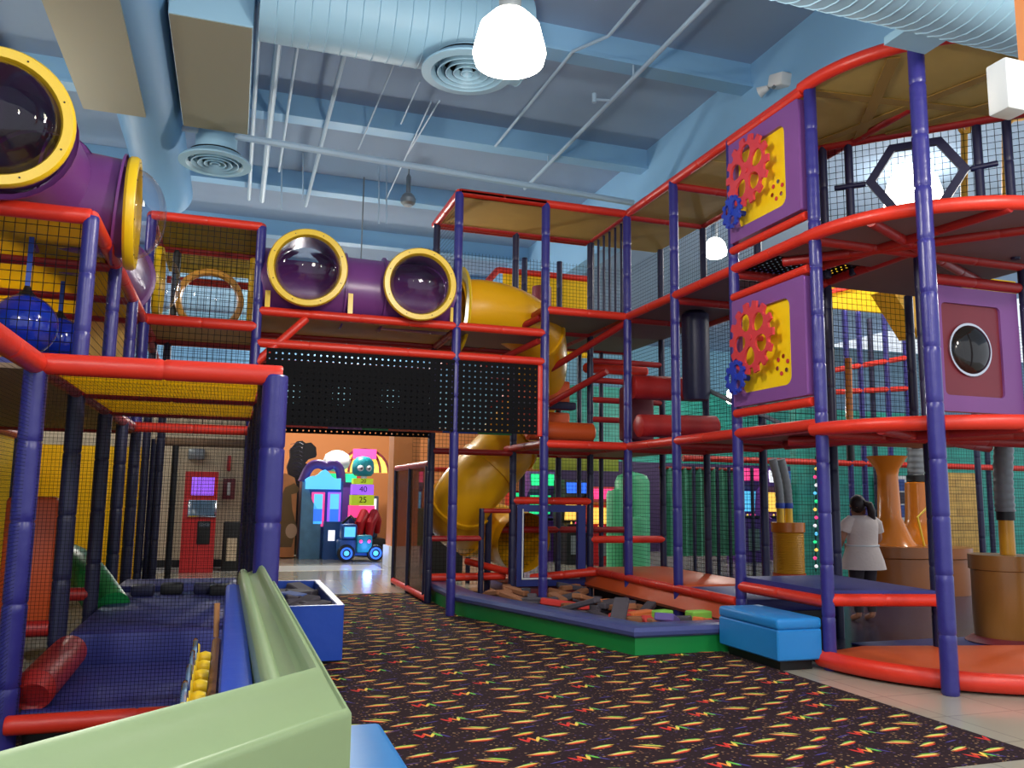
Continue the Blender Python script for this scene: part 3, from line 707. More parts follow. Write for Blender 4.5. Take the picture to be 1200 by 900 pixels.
build(MB().lathe([(.25, .01)]+[(.25*math.cos(PI/2*i/6)+1e-4, .01+.09*math.sin(PI/2*i/6)) for i in range(1, 7)], bc, (0, -1, 0), 36), 'bubble', mat('dark_bubble', (34, 32, 30), .08), t, 60)
rail(g, (6.4, 6.38, 3.68), (7.62, 6.38, 3.68), 'red2')

# ================================================================== GEAR PANELS
def gear(R_, teeth, holes, th=.16):
    out = []
    for k in range(teeth):
        for f, rr in ((-.30, 1-th), (-.22, 1), (.22, 1), (.30, 1-th)):
            a = 2*PI*(k+f)/teeth; out.append((R_*rr*math.cos(a), R_*rr*math.sin(a)))
        a = 2*PI*(k+.5)/teeth; out.append((R_*(1-th*1.15)*math.cos(a), R_*(1-th*1.15)*math.sin(a)))
    hs = []
    for k in range(holes):
        a = 2*PI*(k+.3)/holes; cx, cy = R_*.50*math.cos(a), R_*.50*math.sin(a)
        P_ = []
        for i in range(14):
            b = 2*PI*i/14; u, v = R_*.26*math.cos(b), R_*(.36 if holes < 5 else .27)*math.sin(b)*(.85+.15*math.cos(b))
            P_.append((cx+u*math.cos(a)-v*math.sin(a), cy+u*math.sin(a)+v*math.cos(a)))
        hs.append(P_)
    return [out]+hs
def gear_panel(z0, z1, label, rot):
    y0_, y1_ = 7.62, 6.42
    t = thing('gear_panel', label, 'play panel', (5.0, 7.0, z0))
    L_ = y0_-y1_; Hh = z1-z0
    o = (4.99, y0_, z0); U, V, D = (0, -1, 0), (0, 0, 1), (.09, 0, 0)
    win = rrect(.13, L_-.22, .13, Hh-.16, .09)
    build(MB().prism([rrect(0, L_, 0, Hh, .02), win], o, U, V, D), 'frame', M['purplep'], t, 0)
    build(MB().prism([rrect(.12, L_-.21, .12, Hh-.15, .02)], (5.03, y0_, z0), U, V, (.03, 0, 0)), 'yellow_board', M['yellowp'], t, 0)
    gc = (.47, Hh*.58); gs = (.22, Hh*.25)
    for c_, R_, n_, h_, m_, nm, x_ in ((gc, .375, 14, 5, 'gearred', 'large_gear', 4.89), (gs, .18, 12, 3, 'gearblue', 'small_gear', 4.86)):
        lo = gear(R_, n_, h_)
        ca, sa = math.cos(rot), math.sin(rot)
        lo = [[(x*ca-y*sa, x*sa+y*ca) for x, y in l] for l in lo]
        gp = build(MB().prism(lo, (x_, y0_-c_[0], z0+c_[1]), U, V, (.025, 0, 0)), nm, M[m_], t, 0)
        build(MB().tube([(x_-.012, y0_-c_[0], z0+c_[1]), (5.04, y0_-c_[0], z0+c_[1])], .03, 12), 'hub', M[m_], gp)
    for k in range(6):
        a = 2*PI*k/6+.3; p = (5.026, y0_-(.80+.085*math.cos(a)), z0+Hh*.30+.085*math.sin(a))
        build(MB().lathe([(0, .006), (.022, .006), (.022, 0)], p, (-1, 0, 0), 12), 'round_mirror' if k % 2 else 'round_mark', M['chrome'] if k % 2 else M['gearred'], t)
    rail(t, (5.04, 7.66, z1+.06), (5.04, 6.40, z1+.06), 'red', .045); rail(t, (5.04, 7.66, z0-.06), (5.04, 6.40, z0-.06), 'red', .045)
gear_panel(4.22, 5.34, 'upper purple panel with red and blue gears on yellow, under the roof rail', 0)
gear_panel(2.44, 3.58, 'lower purple panel with red and blue gears on yellow, between the two red decks', .45)

# ================================================================== FOAM PIT, BENCHES, BIN
t = thing('foam_pit', 'low angular foam pit with green sides and a slate blue padded rim', 'foam pit', (3.7, 9, 0))
def pathwall(P, prof, name, m, parent, closed_end=True, smooth=35):
    """profile [(offset to the left of travel, z)] swept along 2-D path P with mitred corners"""
    P = [Vector((p[0], p[1], 0)) for p in P]; k = len(P); vs = []
    for i in range(k):
        d0 = (P[i]-P[i-1]).normalized() if i else (P[1]-P[0]).normalized()
        d1 = (P[i+1]-P[i]).normalized() if i < k-1 else d0
        n0 = Vector((-d0.y, d0.x, 0)); n1 = Vector((-d1.y, d1.x, 0)); nn = (n0+n1).normalized(); sc = 1/max(.3, nn.dot(n0))
        vs += [P[i]+nn*o*sc+Vector((0, 0, z)) for o, z in prof]
    n = len(prof); fs = [(i*n+j, i*n+(j+1) % n, (i+1)*n+(j+1) % n, (i+1)*n+j) for i in range(k-1) for j in range(n)]
    fs += [tuple(range(n)), tuple(range((k-1)*n, k*n))]
    return build(MB().add(vs, fs), name, M[m], parent, smooth)
PP = [(2.72, 11.9), (2.72, 10.33), (3.67, 7.34), (5.0, 7.34)]
prof_rim = [(.0, .17), (-.02, .19), (-.025, .225), (-.0, .26), (.03, .268), (.27, .268), (.30, .25), (.30, .17)]
pathwall(PP, [(.02, 0), (.02, .175), (.26, .175), (.26, 0)], 'side_wall', 'green', t)
pathwall(PP, prof_rim, 'rim', 'pitblue', t)
build(MB().prism([[(2.95, 11.8), (2.95, 10.35), (3.9, 7.6), (4.95, 7.6), (4.95, 11.8)]], (0, 0, .01), (1, 0, 0), (0, 1, 0), (0, 0, .05)), 'floor', M['foam_grey'], t, 0)
rg = random.Random(11)
def foam_bar(x, y, z, L_, W, T_, rz, ry, m, name, label, grp):
    R_ = Matrix.Translation((x, y, z)) @ Matrix.Rotation(rz, 4, 'Z') @ Matrix.Rotation(ry, 4, 'Y')
    b = MB().rbox(-L_/2, L_/2, -W/2, W/2, -T_/2, T_/2, .012, 1, T=R_)
    return tag(build(b, name, M[m]), label, 'foam block', grp)
cn = {'foam_grey': 'charcoal', 'foam_brown': 'tan', 'foam_red': 'red', 'foam_orange': 'orange', 'foam_green': 'lime green', 'foam_blue': 'blue', 'foam_purple': 'purple'}
pit = []
for i in range(60):
    y = rg.uniform(7.75, 11.2); xl = 3.05+(10.35-y)*.32 if y < 10.35 else 3.1
    x = rg.uniform(xl+.22, 4.75)
    m_ = rg.choice(['foam_grey', 'foam_grey', 'foam_brown', 'foam_red', 'foam_orange', 'foam_grey', 'foam_brown', 'foam_grey'])
    pit.append((x, y, .13+rg.uniform(0, .10), rg.uniform(.3, .5), .12, .07, rg.uniform(0, PI), rg.uniform(-.2, .2), m_))
pit += [(3.95, 8.25, .28, .5, .16, .07, 1.0, -.42, 'foam_grey'), (3.72, 8.9, .27, .6, .14, .06, 2.2, .3, 'foam_grey'), (4.35, 8.05, .27, .2, .14, .09, .3, 0, 'foam_green'), (4.0, 9.2, .30, .5, .14, .06, .6, .25, 'foam_brown'),
        (4.3, 7.85, .25, .3, .2, .08, .8, .3, 'foam_purple'), (4.75, 8.0, .26, .25, .15, .09, .1, 0, 'foam_green')]
for q in pit:
    c_ = cn[q[8]]; foam_bar(*q[:8], q[8], 'foam_block', c_+' foam block lying in the low green-sided pit', c_+' foam blocks in the pit')
# sky blue bench by the pit
def bench(x0, x1, y0, y1, h, label, rz=0, mid=None):
    t = thing('bench', label, 'bench', ((x0+x1)/2, (y0+y1)/2, 0))
    build(MB().rbox(x0, x1, y0, y1, h-.10, h, .03, 3), 'seat_cushion', M['bench'], t)
    build(MB().rbox(x0+.004, x1-.004, y0+.004, y1-.004, .09, h-.098, .012, 1), 'body', M['bench'], t)
    build(MB().box(x0+.07, x1-.07, y0+.07, y1-.07, 0, .095), 'plinth', M['black'], t, 0)
    return t
bench(4.55, 5.02, 6.36, 7.30, .45, 'sky blue padded bench standing at the right end of the foam pit')
bench(.33, .70, 2.15, 3.96, .45, 'sky blue padded bench beside the pale green wall, cut off at the bottom')
# blue bin with foam blocks
t = thing('foam_bin', 'open blue vinyl bin full of foam blocks behind the pale green wall', 'bin', (.75, 8.8, 0))
ox0, ox1, oy0, oy1 = .40, 1.0, 7.68, 9.95
build(MB().prism([rrect(ox0, ox1, oy0, oy1, .02, 2), rect(ox0+.06, ox1-.06, oy0+.06, oy1-.06)], (0, 0, .03), (1, 0, 0), (0, 1, 0), (0, 0, .465)), 'wall_panel', M['binblue'], t, 0)
build(MB().box(ox0+.05, ox1-.05, oy0+.05, oy1-.05, 0, .06), 'base', M['black'], t, 0)
build(MB().prism([rrect(ox0-.003, ox1+.003, oy0-.003, oy1+.003, .02, 2), rect(ox0+.055, ox1-.055, oy0+.055, oy1-.055)], (0, 0, .49), (1, 0, 0), (0, 1, 0), (0, 0, .012)), 'rim_piping', M['binblue'], t, 0)
for i in range(16):
    m_ = rg.choice(['foam_grey', 'foam_blue', 'foam_grey', 'foam_grey']); c_ = cn[m_]
    foam_bar(rg.uniform(.6, .82), 7.95+i*.12, .33+rg.uniform(0, .08)-(.0 if i % 3 else -.03), .26, .2, .14, rg.uniform(0, PI), rg.uniform(-.35, .35), m_, 'foam_block', c_+' foam block lying in the open blue bin', c_+' foam blocks in the bin')

# ================================================================== PALE GREEN WALL (foreground)
t = thing('padded_barrier', 'pale green moulded low wall with a double rolled top in the foreground', 'low wall', (.2, 3, 0))
def rnd(cx, cz, r, a0, a1, n=6): return [(cx+r*math.cos(math.radians(a0+(a1-a0)*i/n)), cz+r*math.sin(math.radians(a0+(a1-a0)*i/n))) for i in range(n+1)]
# offsets to the left of travel (travel goes from the camera corner side to the far post): left = -X side
prof = [(.0, .02), (.0, .93)]+rnd(.03, .955, .03, 180, 100)[0:0]
prof = [(0, .02), (0, .955), (.001, .963), (.006, .971), (.013, .974), (.020, .970), (.026, .974), (.060, 1.035), (.068, 1.054), (.082, 1.064), (.096, 1.058), (.104, 1.040), (.112, 1.020), (.142, 1.008), (.150, 1.006), (.156, 1.014), (.170, 1.026), (.188, 1.024), (.200, 1.01), (.205, .985), (.205, .02)]
LX = .295
corner = (LX, 2.06)
path = [(LX-2.3*.707, 2.06-2.3*.707), corner, (LX-.03, 5.3)]
ob = pathwall(path, prof, 'moulding', 'pale', t, smooth=50)
# blue inner pad along it
t2 = thing('wall_pad', 'long blue padded panel lining the inside of the pale green wall', 'pad', (.05, 3.5, 0))
build(MB().rbox(-.005, .085, 2.05, 5.0, .28, .97, .02), 'pad', M['binblue'], t2)
# bead maze toy panel
t = thing('bead_maze', 'yellow and wooden bead toy panel hanging on the blue pad by the pale green wall', 'toy', (-.05, 3.0, .5))
woodm = mat('varnished_wood', (176, 120, 70), .4, var=.2, vscale=8)
y0_, y1_ = 2.35, 3.9
build(MB().rbox(-.045, -.01, y0_, y1_, .45, .86, .015), 'back_board', woodm, t)
build(MB().rbox(-.10, -.08, y0_, 3.4, .45, .92, .01), 'side_board', M['yellowp'], t)
build(MB().tube([(-.03, 3.9, .86), (-.035, 3.9, 1.0)], .012, 8), 'dowel', woodm, t)
for k in range(6):
    y = 2.5+k*.16
    br = build(MB().tube([(-.09, y, 0.88), (-.04, y, 0.88)], .014, 10), 'dowel', woodm, t)
    build(MB().lathe([(0, -.025), (.02, -.02), (.026, 0), (.02, .02), (0, .025)], (-.06, y, .88), (1, 0, 0), 12), 'bead', M['yellow'], br)
    br = build(MB().tube([(-.09, y, 0.76), (-.04, y, 0.76)], .014, 10), 'dowel', woodm, t)
    build(MB().lathe([(0, -.025), (.02, -.02), (.026, 0), (.02, .02), (0, .025)], (-.06, y, .76), (1, 0, 0), 12), 'bead', M['amber'], br)
build(MB().tube([(-.09, 2.4+i*.02, .93+.04*math.sin(i*.55)) for i in range(45)], .008, 8), 'bead_wire', M['chrome'], t)

# ================================================================== TODDLER CAGE (left foreground)
g = thing('toddler_cage', 'low netted play cage with red rails and yellow roof behind the pale green wall', 'play structure', (-.45, 7.5, 0))
zt = 2.17
post(g, -1.07, 5.2, 0, zt, 'blue', .062); post(g, .21, 5.15, 0, zt, 'blue', .075)
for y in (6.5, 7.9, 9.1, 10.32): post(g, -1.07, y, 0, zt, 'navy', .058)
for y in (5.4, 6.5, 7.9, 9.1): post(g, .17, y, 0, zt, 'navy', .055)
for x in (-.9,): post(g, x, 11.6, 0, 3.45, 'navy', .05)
rail(g, (-1.07, 5.2, zt), (.25, 5.15, zt), 'red', .062); rail(g, (-1.07, 5.2, zt), (-1.07, 3.3, zt), 'red', .062)
rail(g, (-1.07, 5.2, zt), (-1.07, 10.32, zt), 'red2'); rail(g, (.2, 5.2, zt), (.17, 10.32, zt), 'red2')
for y in (6.5, 7.9, 9.9): rail(g, (-1.07, y, zt), (.17, y, zt), 'red2' if y < 9 else 'red')
rail(g, (-1.05, 5.12, .26), (.2, 5.12, .26), 'red', .05); rail(g, (-1.07, 7.9, .62), (-1.8, 7.9, .62), 'red2')
for y0_, y1_ in ((5.28, 6.4), (6.6, 7.8)): build(MB().box(-1.0, .12, y0_, y1_, zt-.03, zt), 'roof_mat', M['ymat'], g, 0)
net(g, (-1.0, 5.25, zt-.07), (.12, 5.25, zt-.07), (-1.0, 7.85, zt-.07), 'netfine')
net(g, (-1.07, 5.17, .3), (.2, 5.17, .3), (-1.07, 5.17, zt), 'netfine'); net(g, (-1.07, 9.95, .3), (.17, 9.95, .3), (-1.07, 9.95, zt), 'netfine')
net(g, (-1.07, 3.3, .3), (-1.07, 5.2, .3), (-1.07, 3.3, zt), 'netfine'); net(g, (.14, 5.2, .8), (.14, 10.3, .8), (.14, 5.2, zt), 'netfine')
build(MB().rbox(-1.02, .1, 5.22, 6.5, .2, .3, .02), 'floor_pad', M['matblue'], g)
build(MB().box(-1.0, .1, 5.3, 6.5, 0, .2), 'floor_base', M['black'], g, 0)
build(MB().rbox(-1.02, .1, 6.55, 9.1, .05, .50, .03), 'raised_pad', M['matblue'], g)
build(MB().rbox(-1.02, .1, 9.15, 9.8, .05, .56, .03), 'pad_edge', M['matblue'], g)
tag(build(MB().tube([(-.96, 5.25, .38), (-.96, 5.28, .40), (-.96, 6.3, .42), (-.96, 6.33, .42)], [.08, .11, .11, .08], 20), 'foam_roll', M['red2']), 'dark red foam roll lying on the blue mat of the netted cage', 'foam roll')
for i, (x, y, m_) in enumerate(((-.75, 9.0, 'navy'), (-.5, 9.1, 'black'), (-.2, 9.05, 'navy'), (-.05, 8.9, 'black'))):
    tag(build(MB().rbox(x-.1, x+.1, y-.3, y-.1, .5, .6, .02), 'foam_cube', M[m_]), 'dark foam cube on the raised pad at the back of the netted cage', 'foam block', 'dark cubes in the netted cage')
# side room left of the cage: yellow net wall, orange panel, green slide
g = thing('side_play_area', 'yellow netted side wall with dark nets left of the low cage', 'play structure', (-2.3, 9, 0))
for y in (4.0, 5.6, 7.2, 8.8, 10.4, 12.0): post(g, -2.6, y, 0, 3.4, 'navy', .055)
for i in range(5): build(MB().box(-2.66, -2.62, 5.7+1.6*i, 7.1+1.6*i, .25, 2.15), 'wall_mat', M['ymat'], g, 0)
net(g, (-2.55, 4, .1), (-2.55, 13.2, .1), (-2.55, 4, 3.4), 'netfine')
rail(g, (-2.6, 4.0, zt), (-2.6, 12, zt), 'red2')
deck(g, rect(-2.6, -1.12, 5.3, 10.3), zt-.02, 'brown'); rail(g, (-2.6, 10.32, zt), (-1.07, 10.32, zt), 'red2')
build(MB().box(-2.65, -1.2, 12.9, 12.95, .2, 2.1), 'wall_mat', M['ymat'], g, 0)
net(g, (-2.6, 12.8, .1), (-1.07, 12.8, .1), (-2.6, 12.8, 2.2), 'netfine')
build(MB().box(-2.6, -1.15, 3.6, 13, 0, .03), 'floor_mat', M['black'], g, 0)
rail(g, (-1.8, 6.5, .55), (-1.12, 6.5, .55), 'red2')
tag(build(MB().rbox(-1.72, -1.34, 7.7, 7.85, .35, 1.42, .04), 'foam_panel', M['orange']), 'upright orange foam panel behind the first blue post at the left edge', 'foam panel')
P = [(-1.35, 8.6, .35), (-1.2, 8.9, .7), (-1.15, 9.4, .95), (-1.15, 10.0, 1.0)]
solo(MB().tube(spline([(-.95, 8.2, .45), (-1.25, 8.7, .72), (-1.5, 9.2, .80), (-1.8, 9.6, .8)]), .17, 20), 'small_slide', M['green'], 'green plastic slide end showing behind the netted cage posts', 'slide', smooth=60)
# far frame under the bridge left: dark posts in front of the kiosk wall
g = thing('door_frame', 'dark netted door frame standing in front of the red kiosk', 'frame', (-.4, 11.7, 0))
post(g, -.97, 11.65, 0, 2.15, 'navy', .05); post(g, -.72, 11.65, 0, 2.15, 'black', .04); post(g, .3, 11.65, 0, 2.15, 'navy', .05)
rail(g, (-.97, 11.65, 2.12), (.3, 11.65, 2.12), 'brown', .06); net(g, (-.7, 11.7, 0), (.28, 11.7, 0), (-.7, 11.7, 2.1), 'netfine')

# ---- ball cage above (upper left)
g = thing('upper_ball_cage', 'upper netted cage with blue posts and yellow roof holding punching balls, upper left', 'play structure', (-1.8, 8, 2.17))
zu = 3.45
for y in (6.55, 7.9, 9.25, 10.32): post(g, -1.08, y, zt, zu, 'blue', .055)
rail(g, (-3.6, 6.55, zu), (-1.08, 6.55, zu), 'red', .06); rail(g, (-1.08, 6.55, zu), (-1.08, 11.6, zu)); rail(g, (-1.08, 11.0, zu-.12), (-1.08, 12.3, zu-.2), 'red2')
for y in (7.9, 9.25, 10.32): rail(g, (-3.6, y, zu-.02), (-1.08, y, zu-.02), 'red2')
for y0_, y1_ in ((6.65, 7.8), (8.0, 9.15), (9.35, 10.25)): build(MB().box(-3.6, -1.15, y0_, y1_, zu-.02, zu+.02), 'roof_mat', M['ymat'], g, 0)
build(MB().box(-3.6, -1.15, 10.4, 10.43, 2.9, 3.4), 'back_mat', M['tanmat'], g, 0)
deck(g, rect(-3.6, -1.12, 6.55, 10.32), zt+.06, 'brown')
net(g, (-3.6, 6.58, zt), (-1.08, 6.58, zt), (-3.6, 6.58, zu), 'netcoarse'); net(g, (-1.1, 6.55, zt), (-1.1, 10.3, zt), (-1.1, 6.55, zu), 'netcoarse')
rail(g, (-3.6, 6.55, zt+.1), (-1.08, 6.55, zt+.1), 'red2')
def punchball(c, r, zc, label):
    x, y, z = c
    t = thing('punching_ball', label, 'ball', (x, y, z+r))
    build(MB().lathe([(r*math.sin(PI*i/24)+1e-4, -r*math.cos(PI*i/24)) for i in range(25)], c, n=36), 'ball', M['ball'], t, 60)
    build(MB().lathe([(r*.34, r*.93), (.03, r*1.16), (.02, r*1.3)], c, n=16), 'neck_cap', M['black'], t)
    build(MB().box(x-.018, x+.018, y-.006, y+.006, z+r*1.2, zc), 'strap', M['binblue'], t, 0)
punchball(tuple(at(28, 381, 7.15)), .235, 3.42, 'larger glossy blue punching ball hanging at the left edge of the upper cage')
punchball(tuple(at(68, 398, 8.6)), .21, 3.42, 'smaller glossy blue punching ball hanging beside the first upper blue post')

# ---- bridge end tower (left) with window rings
g = thing('bridge_end_tower', 'netted red-railed box at the left end of the tube bridge', 'play structure', (-.45, 11, 2.9))
z0, z1 = 3.45, 4.69
post(g, -1.07, 10.36, 0, z1); post(g, .17, 10.32, 0, z1); post(g, -1.07, 11.6, 0, z1, 'navy', .05); post(g, .17, 11.6, 0, z1, 'navy', .05)
rail(g, (-1.07, 10.32, z1), (.17, 10.32, z1)); rail(g, (-1.07, 10.32, z0), (.17, 10.32, z0), 'red', .065); rail(g, (-1.07, 11.6, z1-.03), (.17, 11.6, z1-.03), 'red2')
rail(g, (-1.07, 11.6, z0-.03), (.17, 11.6, z0-.03), 'red2'); rail(g, (-1.07, 10.32, z1), (-1.07, 11.6, z1), 'red2'); rail(g, (.17, 10.32, z1), (.17, 11.6, z1), 'red2')
rail(g, (-1.07, 12.9, 4.55), (.17, 12.9, 4.55), 'red2')
rail(g, (-1.07, 10.36, 2.75), (.17, 10.36, 2.75), 'red', .04)
deck(g, rect(-1.07, .17, 10.36, 11.6), z0-.02, 'tanmat'); deck(g, rect(-1.05, .15, 10.36, 12.9), z1-.02, 'ymat', .05, 'roof_mat', 'ymat')
net(g, (-1.07, 10.34, 2.2), (.17, 10.34, 2.2), (-1.07, 10.34, z1), 'netcoarse')
net(g, (-1.07, 11.62, 2.2), (.17, 11.62, 2.2), (-1.07, 11.62, z1), 'net')
post(g, -.86, 11.6, z0, z1, 'black', .05); post(g, .1, 11.6, z0, z1, 'yellow', .05)
bubble(g, (-.42, 11.5, 3.98), (0, -1, 0), .43, 0, ring='amber')
bubble(g, (-1.0, 10.9, 4.02), (1, 0, 0), .45, 0, ring='yellow')
# ---- big crawl tube upper left with two windows
t = thing('crawl_tube', 'big purple crawl tube with two yellow-ringed bubble windows at the upper left edge', 'crawl tube', (-1.6, 7, 3.5))
A1 = Vector((-1.62, 6.62, 3.93)); 
flangetube(t, (-1.66, 6.45, 3.95), (-1.62, 7.3, 3.92), .43); flangetube(t, (-1.62, 7.3, 3.92), (-1.5, 8.3, 3.9), .43)
flangetube(t, (-1.5, 8.3, 3.9), (-1.45, 10.3, 3.9), .43); flangetube(t, (-1.6, 7.45, 3.86), (-1.02, 7.5, 3.82), .42)
bubble(t, at(-4, 137, 6.0), (.10, -1, -.10), .465, .5); bubble(t, (-.93, 7.5, 3.8), (1, .05, 0), .475, .25)

# ================================================================== ARCADE BEYOND THE PASSAGE
def pbox(px0, px1, pyt, pyb, Y, dep):
    """real-size box whose front face sits at depth Y"""
    a, b = at(px0, pyb, Y), at(px1, pyt, Y); return a.x, b.x, Y, Y+dep, max(0, a.z), b.z
# change kiosk
x0, x1, y0_, y1_, _, zt_ = pbox(210, 256, 553, 668, 16.9, .6)
t = thing('change_kiosk', 'red change kiosk with purple sign and slanted screen against the tan wall', 'kiosk', ((x0+x1)/2, 17.2, 0))
build(MB().prism([[(0, 0), (.75, 0), (.75, zt_), (.12, zt_), (.12, 1.35), (.0, 1.0)]], (x0, 16.8, 0), (0, 1, 0), (0, 0, 1), (x1-x0, 0, 0)), 'body', M['kioskred'], t, 0)
build(MB().rbox(x0+.12, x1-.06, 16.89, 16.93, 1.42, zt_-.1, .01), 'sign_screen', M['scr_purple'], t)
Rm = Matrix.Translation(((x0+x1)/2+.05, 16.84, 1.17)) @ Matrix.Rotation(-.33, 4, 'X')
sc = build(MB().rbox(-.26, .25, -.03, .03, -.17, .17, .02, T=Rm), 'screen_frame', M['chrome'], t)
build(MB().rbox(-.22, .21, -.04, -.02, -.14, .14, .005, T=Rm), 'screen', mat('kiosk_screen', (60, 78, 96), .2, emit=.4), sc)
build(MB().rbox((x0+x1)/2-.02, x1-.08, 16.77, 16.81, .52, .95, .02), 'coin_slot', M['black'], t)
build(MB().box((x0+x1)/2-.0, x1-.1, 16.76, 16.77, .84, .93), 'slot_plate', M['chrome'], t, 0)
tag(build(MB().rbox(*pbox(220, 240, 526, 538, 17.9, .31), .02), 'loudspeaker', M['steel']), 'small grey loudspeaker on the tan wall above the red kiosk', 'speaker')
tag(build(MB().rbox(*pbox(266, 271, 534, 552, 18.1, .09), .01), 'fire_alarm', M['kioskred']), 'thin red fire alarm strip on the tan wall', 'alarm')
x0, x1, y0_, y1_, z0, z1 = pbox(260, 276, 561, 585, 18.0, .18)
t = thing('wall_cabinet', 'small dark red cabinet on the tan wall right of the kiosk', 'cabinet', ((x0+x1)/2, 18.1, z0))
build(MB().rbox(x0, x1, y0_, y1_, z0, z1, .01), 'body', M['maroon'], t); build(MB().box(x0+.09, x1-.09, y0_-.01, y0_, z0+.08, z1-.08), 'window', M['white'], t, 0)
x0, x1, y0_, y1_, z0, z1 = pbox(259, 284, 612, 664, 17.0, .5)
t = thing('waste_bin', 'dark waste bin with a tan front standing right of the red kiosk', 'bin', ((x0+x1)/2, 17.2, 0))
build(MB().rbox(x0, x1, y0_, y1_, 0, z1, .03), 'body', M['black'], t); build(MB().box(x0+.08, x1-.08, y0_-.012, y0_, .2, z1-.3), 'front', M['tanwall'], t, 0)

# dinosaur cabinet and topper
x0, x1, y0_, y1_, z0, z1 = pbox(308, 349, 556, 655, 20.3, .9)
t = thing('arcade_cabinet', 'tall orange arcade cabinet side with a dinosaur painting at the left of the passage', 'arcade game', ((x0+x1)/2, 20.7, 0))
w_ = x1-x0
build(MB().prism([[(0, 0), (w_, 0), (w_, z1*.82), (w_*.9, z1*.95), (w_*.6, z1), (0, z1*.98)]], (x0, 20.3, .02), (1, 0, 0), (0, 0, 1), (0, .9, 0)), 'body', M['art'], t, 0)
dn = [(.30, .25), (.36, .9), (.30, 1.3), (.42, 1.62), (.62, 1.72), (.74, 1.60), (.70, 1.50), (.56, 1.46), (.60, 1.1), (.72, .7), (.62, .25)]
build(MB().prism([dn], (x0, 20.285, 0), (1, 0, 0), (0, 0, 1), (0, .012, 0)), 'dinosaur_print', mat('dino_print', (120, 92, 52), .5), t, 0)
build(MB().prism([circ(.60, .62, .13, 18, .17)], (x0, 20.28, 0), (1, 0, 0), (0, 0, 1), (0, .01, 0)), 'skull_print', mat('skull_print', (206, 170, 140), .5), t, 0)
sil = [(.0, 0), (.06, .3), (-.02, .55), (.08, .8), (.05, 1.0), (.18, 1.12), (.28, 1.22), (.48, 1.24), (.60, 1.18), (.80, 1.2), (.98, 1.08), (1.02, .88), (.99, .82), (.74, .76), (.62, .66), (.90, .58), (.86, .48), (.64, .42), (.74, .2), (.78, 0)]
x0, x1, y0_, y1_, z0, z1 = pbox(336, 372, 517, 572, 21.4, .5)
t = thing('dinosaur_figure', 'black roaring dinosaur figure rising behind the arcade cabinets', 'figure', ((x0+x1)/2, 21.6, 0))
k_ = (x1-x0)/1.02; kz = (z1-z0)/1.24
build(MB().prism([[(x*k_, z*kz) for x, z in sil]], (x0, 21.4, z0), (1, 0, 0), (0, 0, 1), (0, .35, 0)), 'body', M['black'], t, 0)
b = MB()
for i in range(11): zz = z0+.08+i*.1; b.tube([(x0+.04, 21.42, zz), (x0+.25, 21.38, zz+.05), (x0+.34, 21.39, zz)], .008, 6)
build(b, 'ribbed_skin', M['navy'], t); build(MB().rbox(x0, x1-.1, 21.4, 21.75, 0, z0+.02, .02), 'plinth', M['black'], t)
# twin screen driving game
x0, x1, y0_, y1_, z0, z1 = pbox(350, 403, 545, 652, 20.1, 1.0)
t = thing('arcade_game', 'blue underwater arcade game with two tall lit screens and a wave shaped top', 'arcade game', ((x0+x1)/2, 20.6, 0))
xm = at(376, 600, 20.1).x
build(MB().prism([[(0, 0), (xm-x0, 0), (xm-x0, 1.0), (.25, 1.3), (.1, 1.75), (0, 1.75)]], (x0, 20.0, 0), (1, 0, 0), (0, 0, 1), (0, .06, 0)), 'side_art', M['art2'], t, 0)
build(MB().box(x0, x1, 20.1, 20.9, 0, 1.78), 'body', M['arcblue'], t, 0)
for k, (a_, c_) in enumerate(((364, 381), (383, 400))):
    q = pbox(a_, c_, 577, 617, 20.02, .08)
    fr = build(MB().rbox(*q, .01), 'screen_frame', M['scr_pink' if k == 0 else 'scr_purple'], t)
    build(MB().box(q[0]+.05, q[1]-.05, q[2]-.02, q[2], q[4]+.06, q[5]-.04), 'screen', M['scr_cyan'], fr, 0)
    build(MB().box(q[0]+.05, q[1]-.05, q[2]-.03, q[2]-.02, q[4]+.12, q[4]+.4), 'screen_picture', M['scr_blue'], fr, 0)
wv = [(0, 0)]+[(i*.1, .22+.20*math.sin(PI*i/11)**2+.04*math.sin(i*1.3)) for i in range(0, 12)]+[(1.1, 0)]
q = pbox(358, 400, 556, 573, 19.9, .3)
build(MB().prism([[(x*(q[1]-q[0])/1.1, z*1.0) for x, z in wv]], (q[0], 19.9, q[4]), (1, 0, 0), (0, 0, 1), (0, .3, 0)), 'wave_top', M['scr_cyan'], t, 0)
q = pbox(355, 402, 545, 560, 20.2, .4)
build(MB().tube(spline([(q[0], 20.4, q[4]-.1), (q[0]+.15, 20.4, q[5]-.08), (q[0]+.35, 20.4, q[5]+.02), (q[0]+.55, 20.4, q[5]-.04), (q[1]-.2, 20.4, q[5]+.02), (q[1]-.05, 20.4, q[5]-.1), (q[1], 20.4, q[4]-.1)], 4), .11, 12), 'coral_top', M['arcpurple'], t)
build(MB().box(xm+.05, x1+.1, 19.75, 20.05, 0, .85), 'control_box', M['arcblue'], t, 0); build(MB().box(xm+.15, xm+.3, 19.73, 19.75, .42, .66), 'coin_door', M['scr_white'], t, 0)
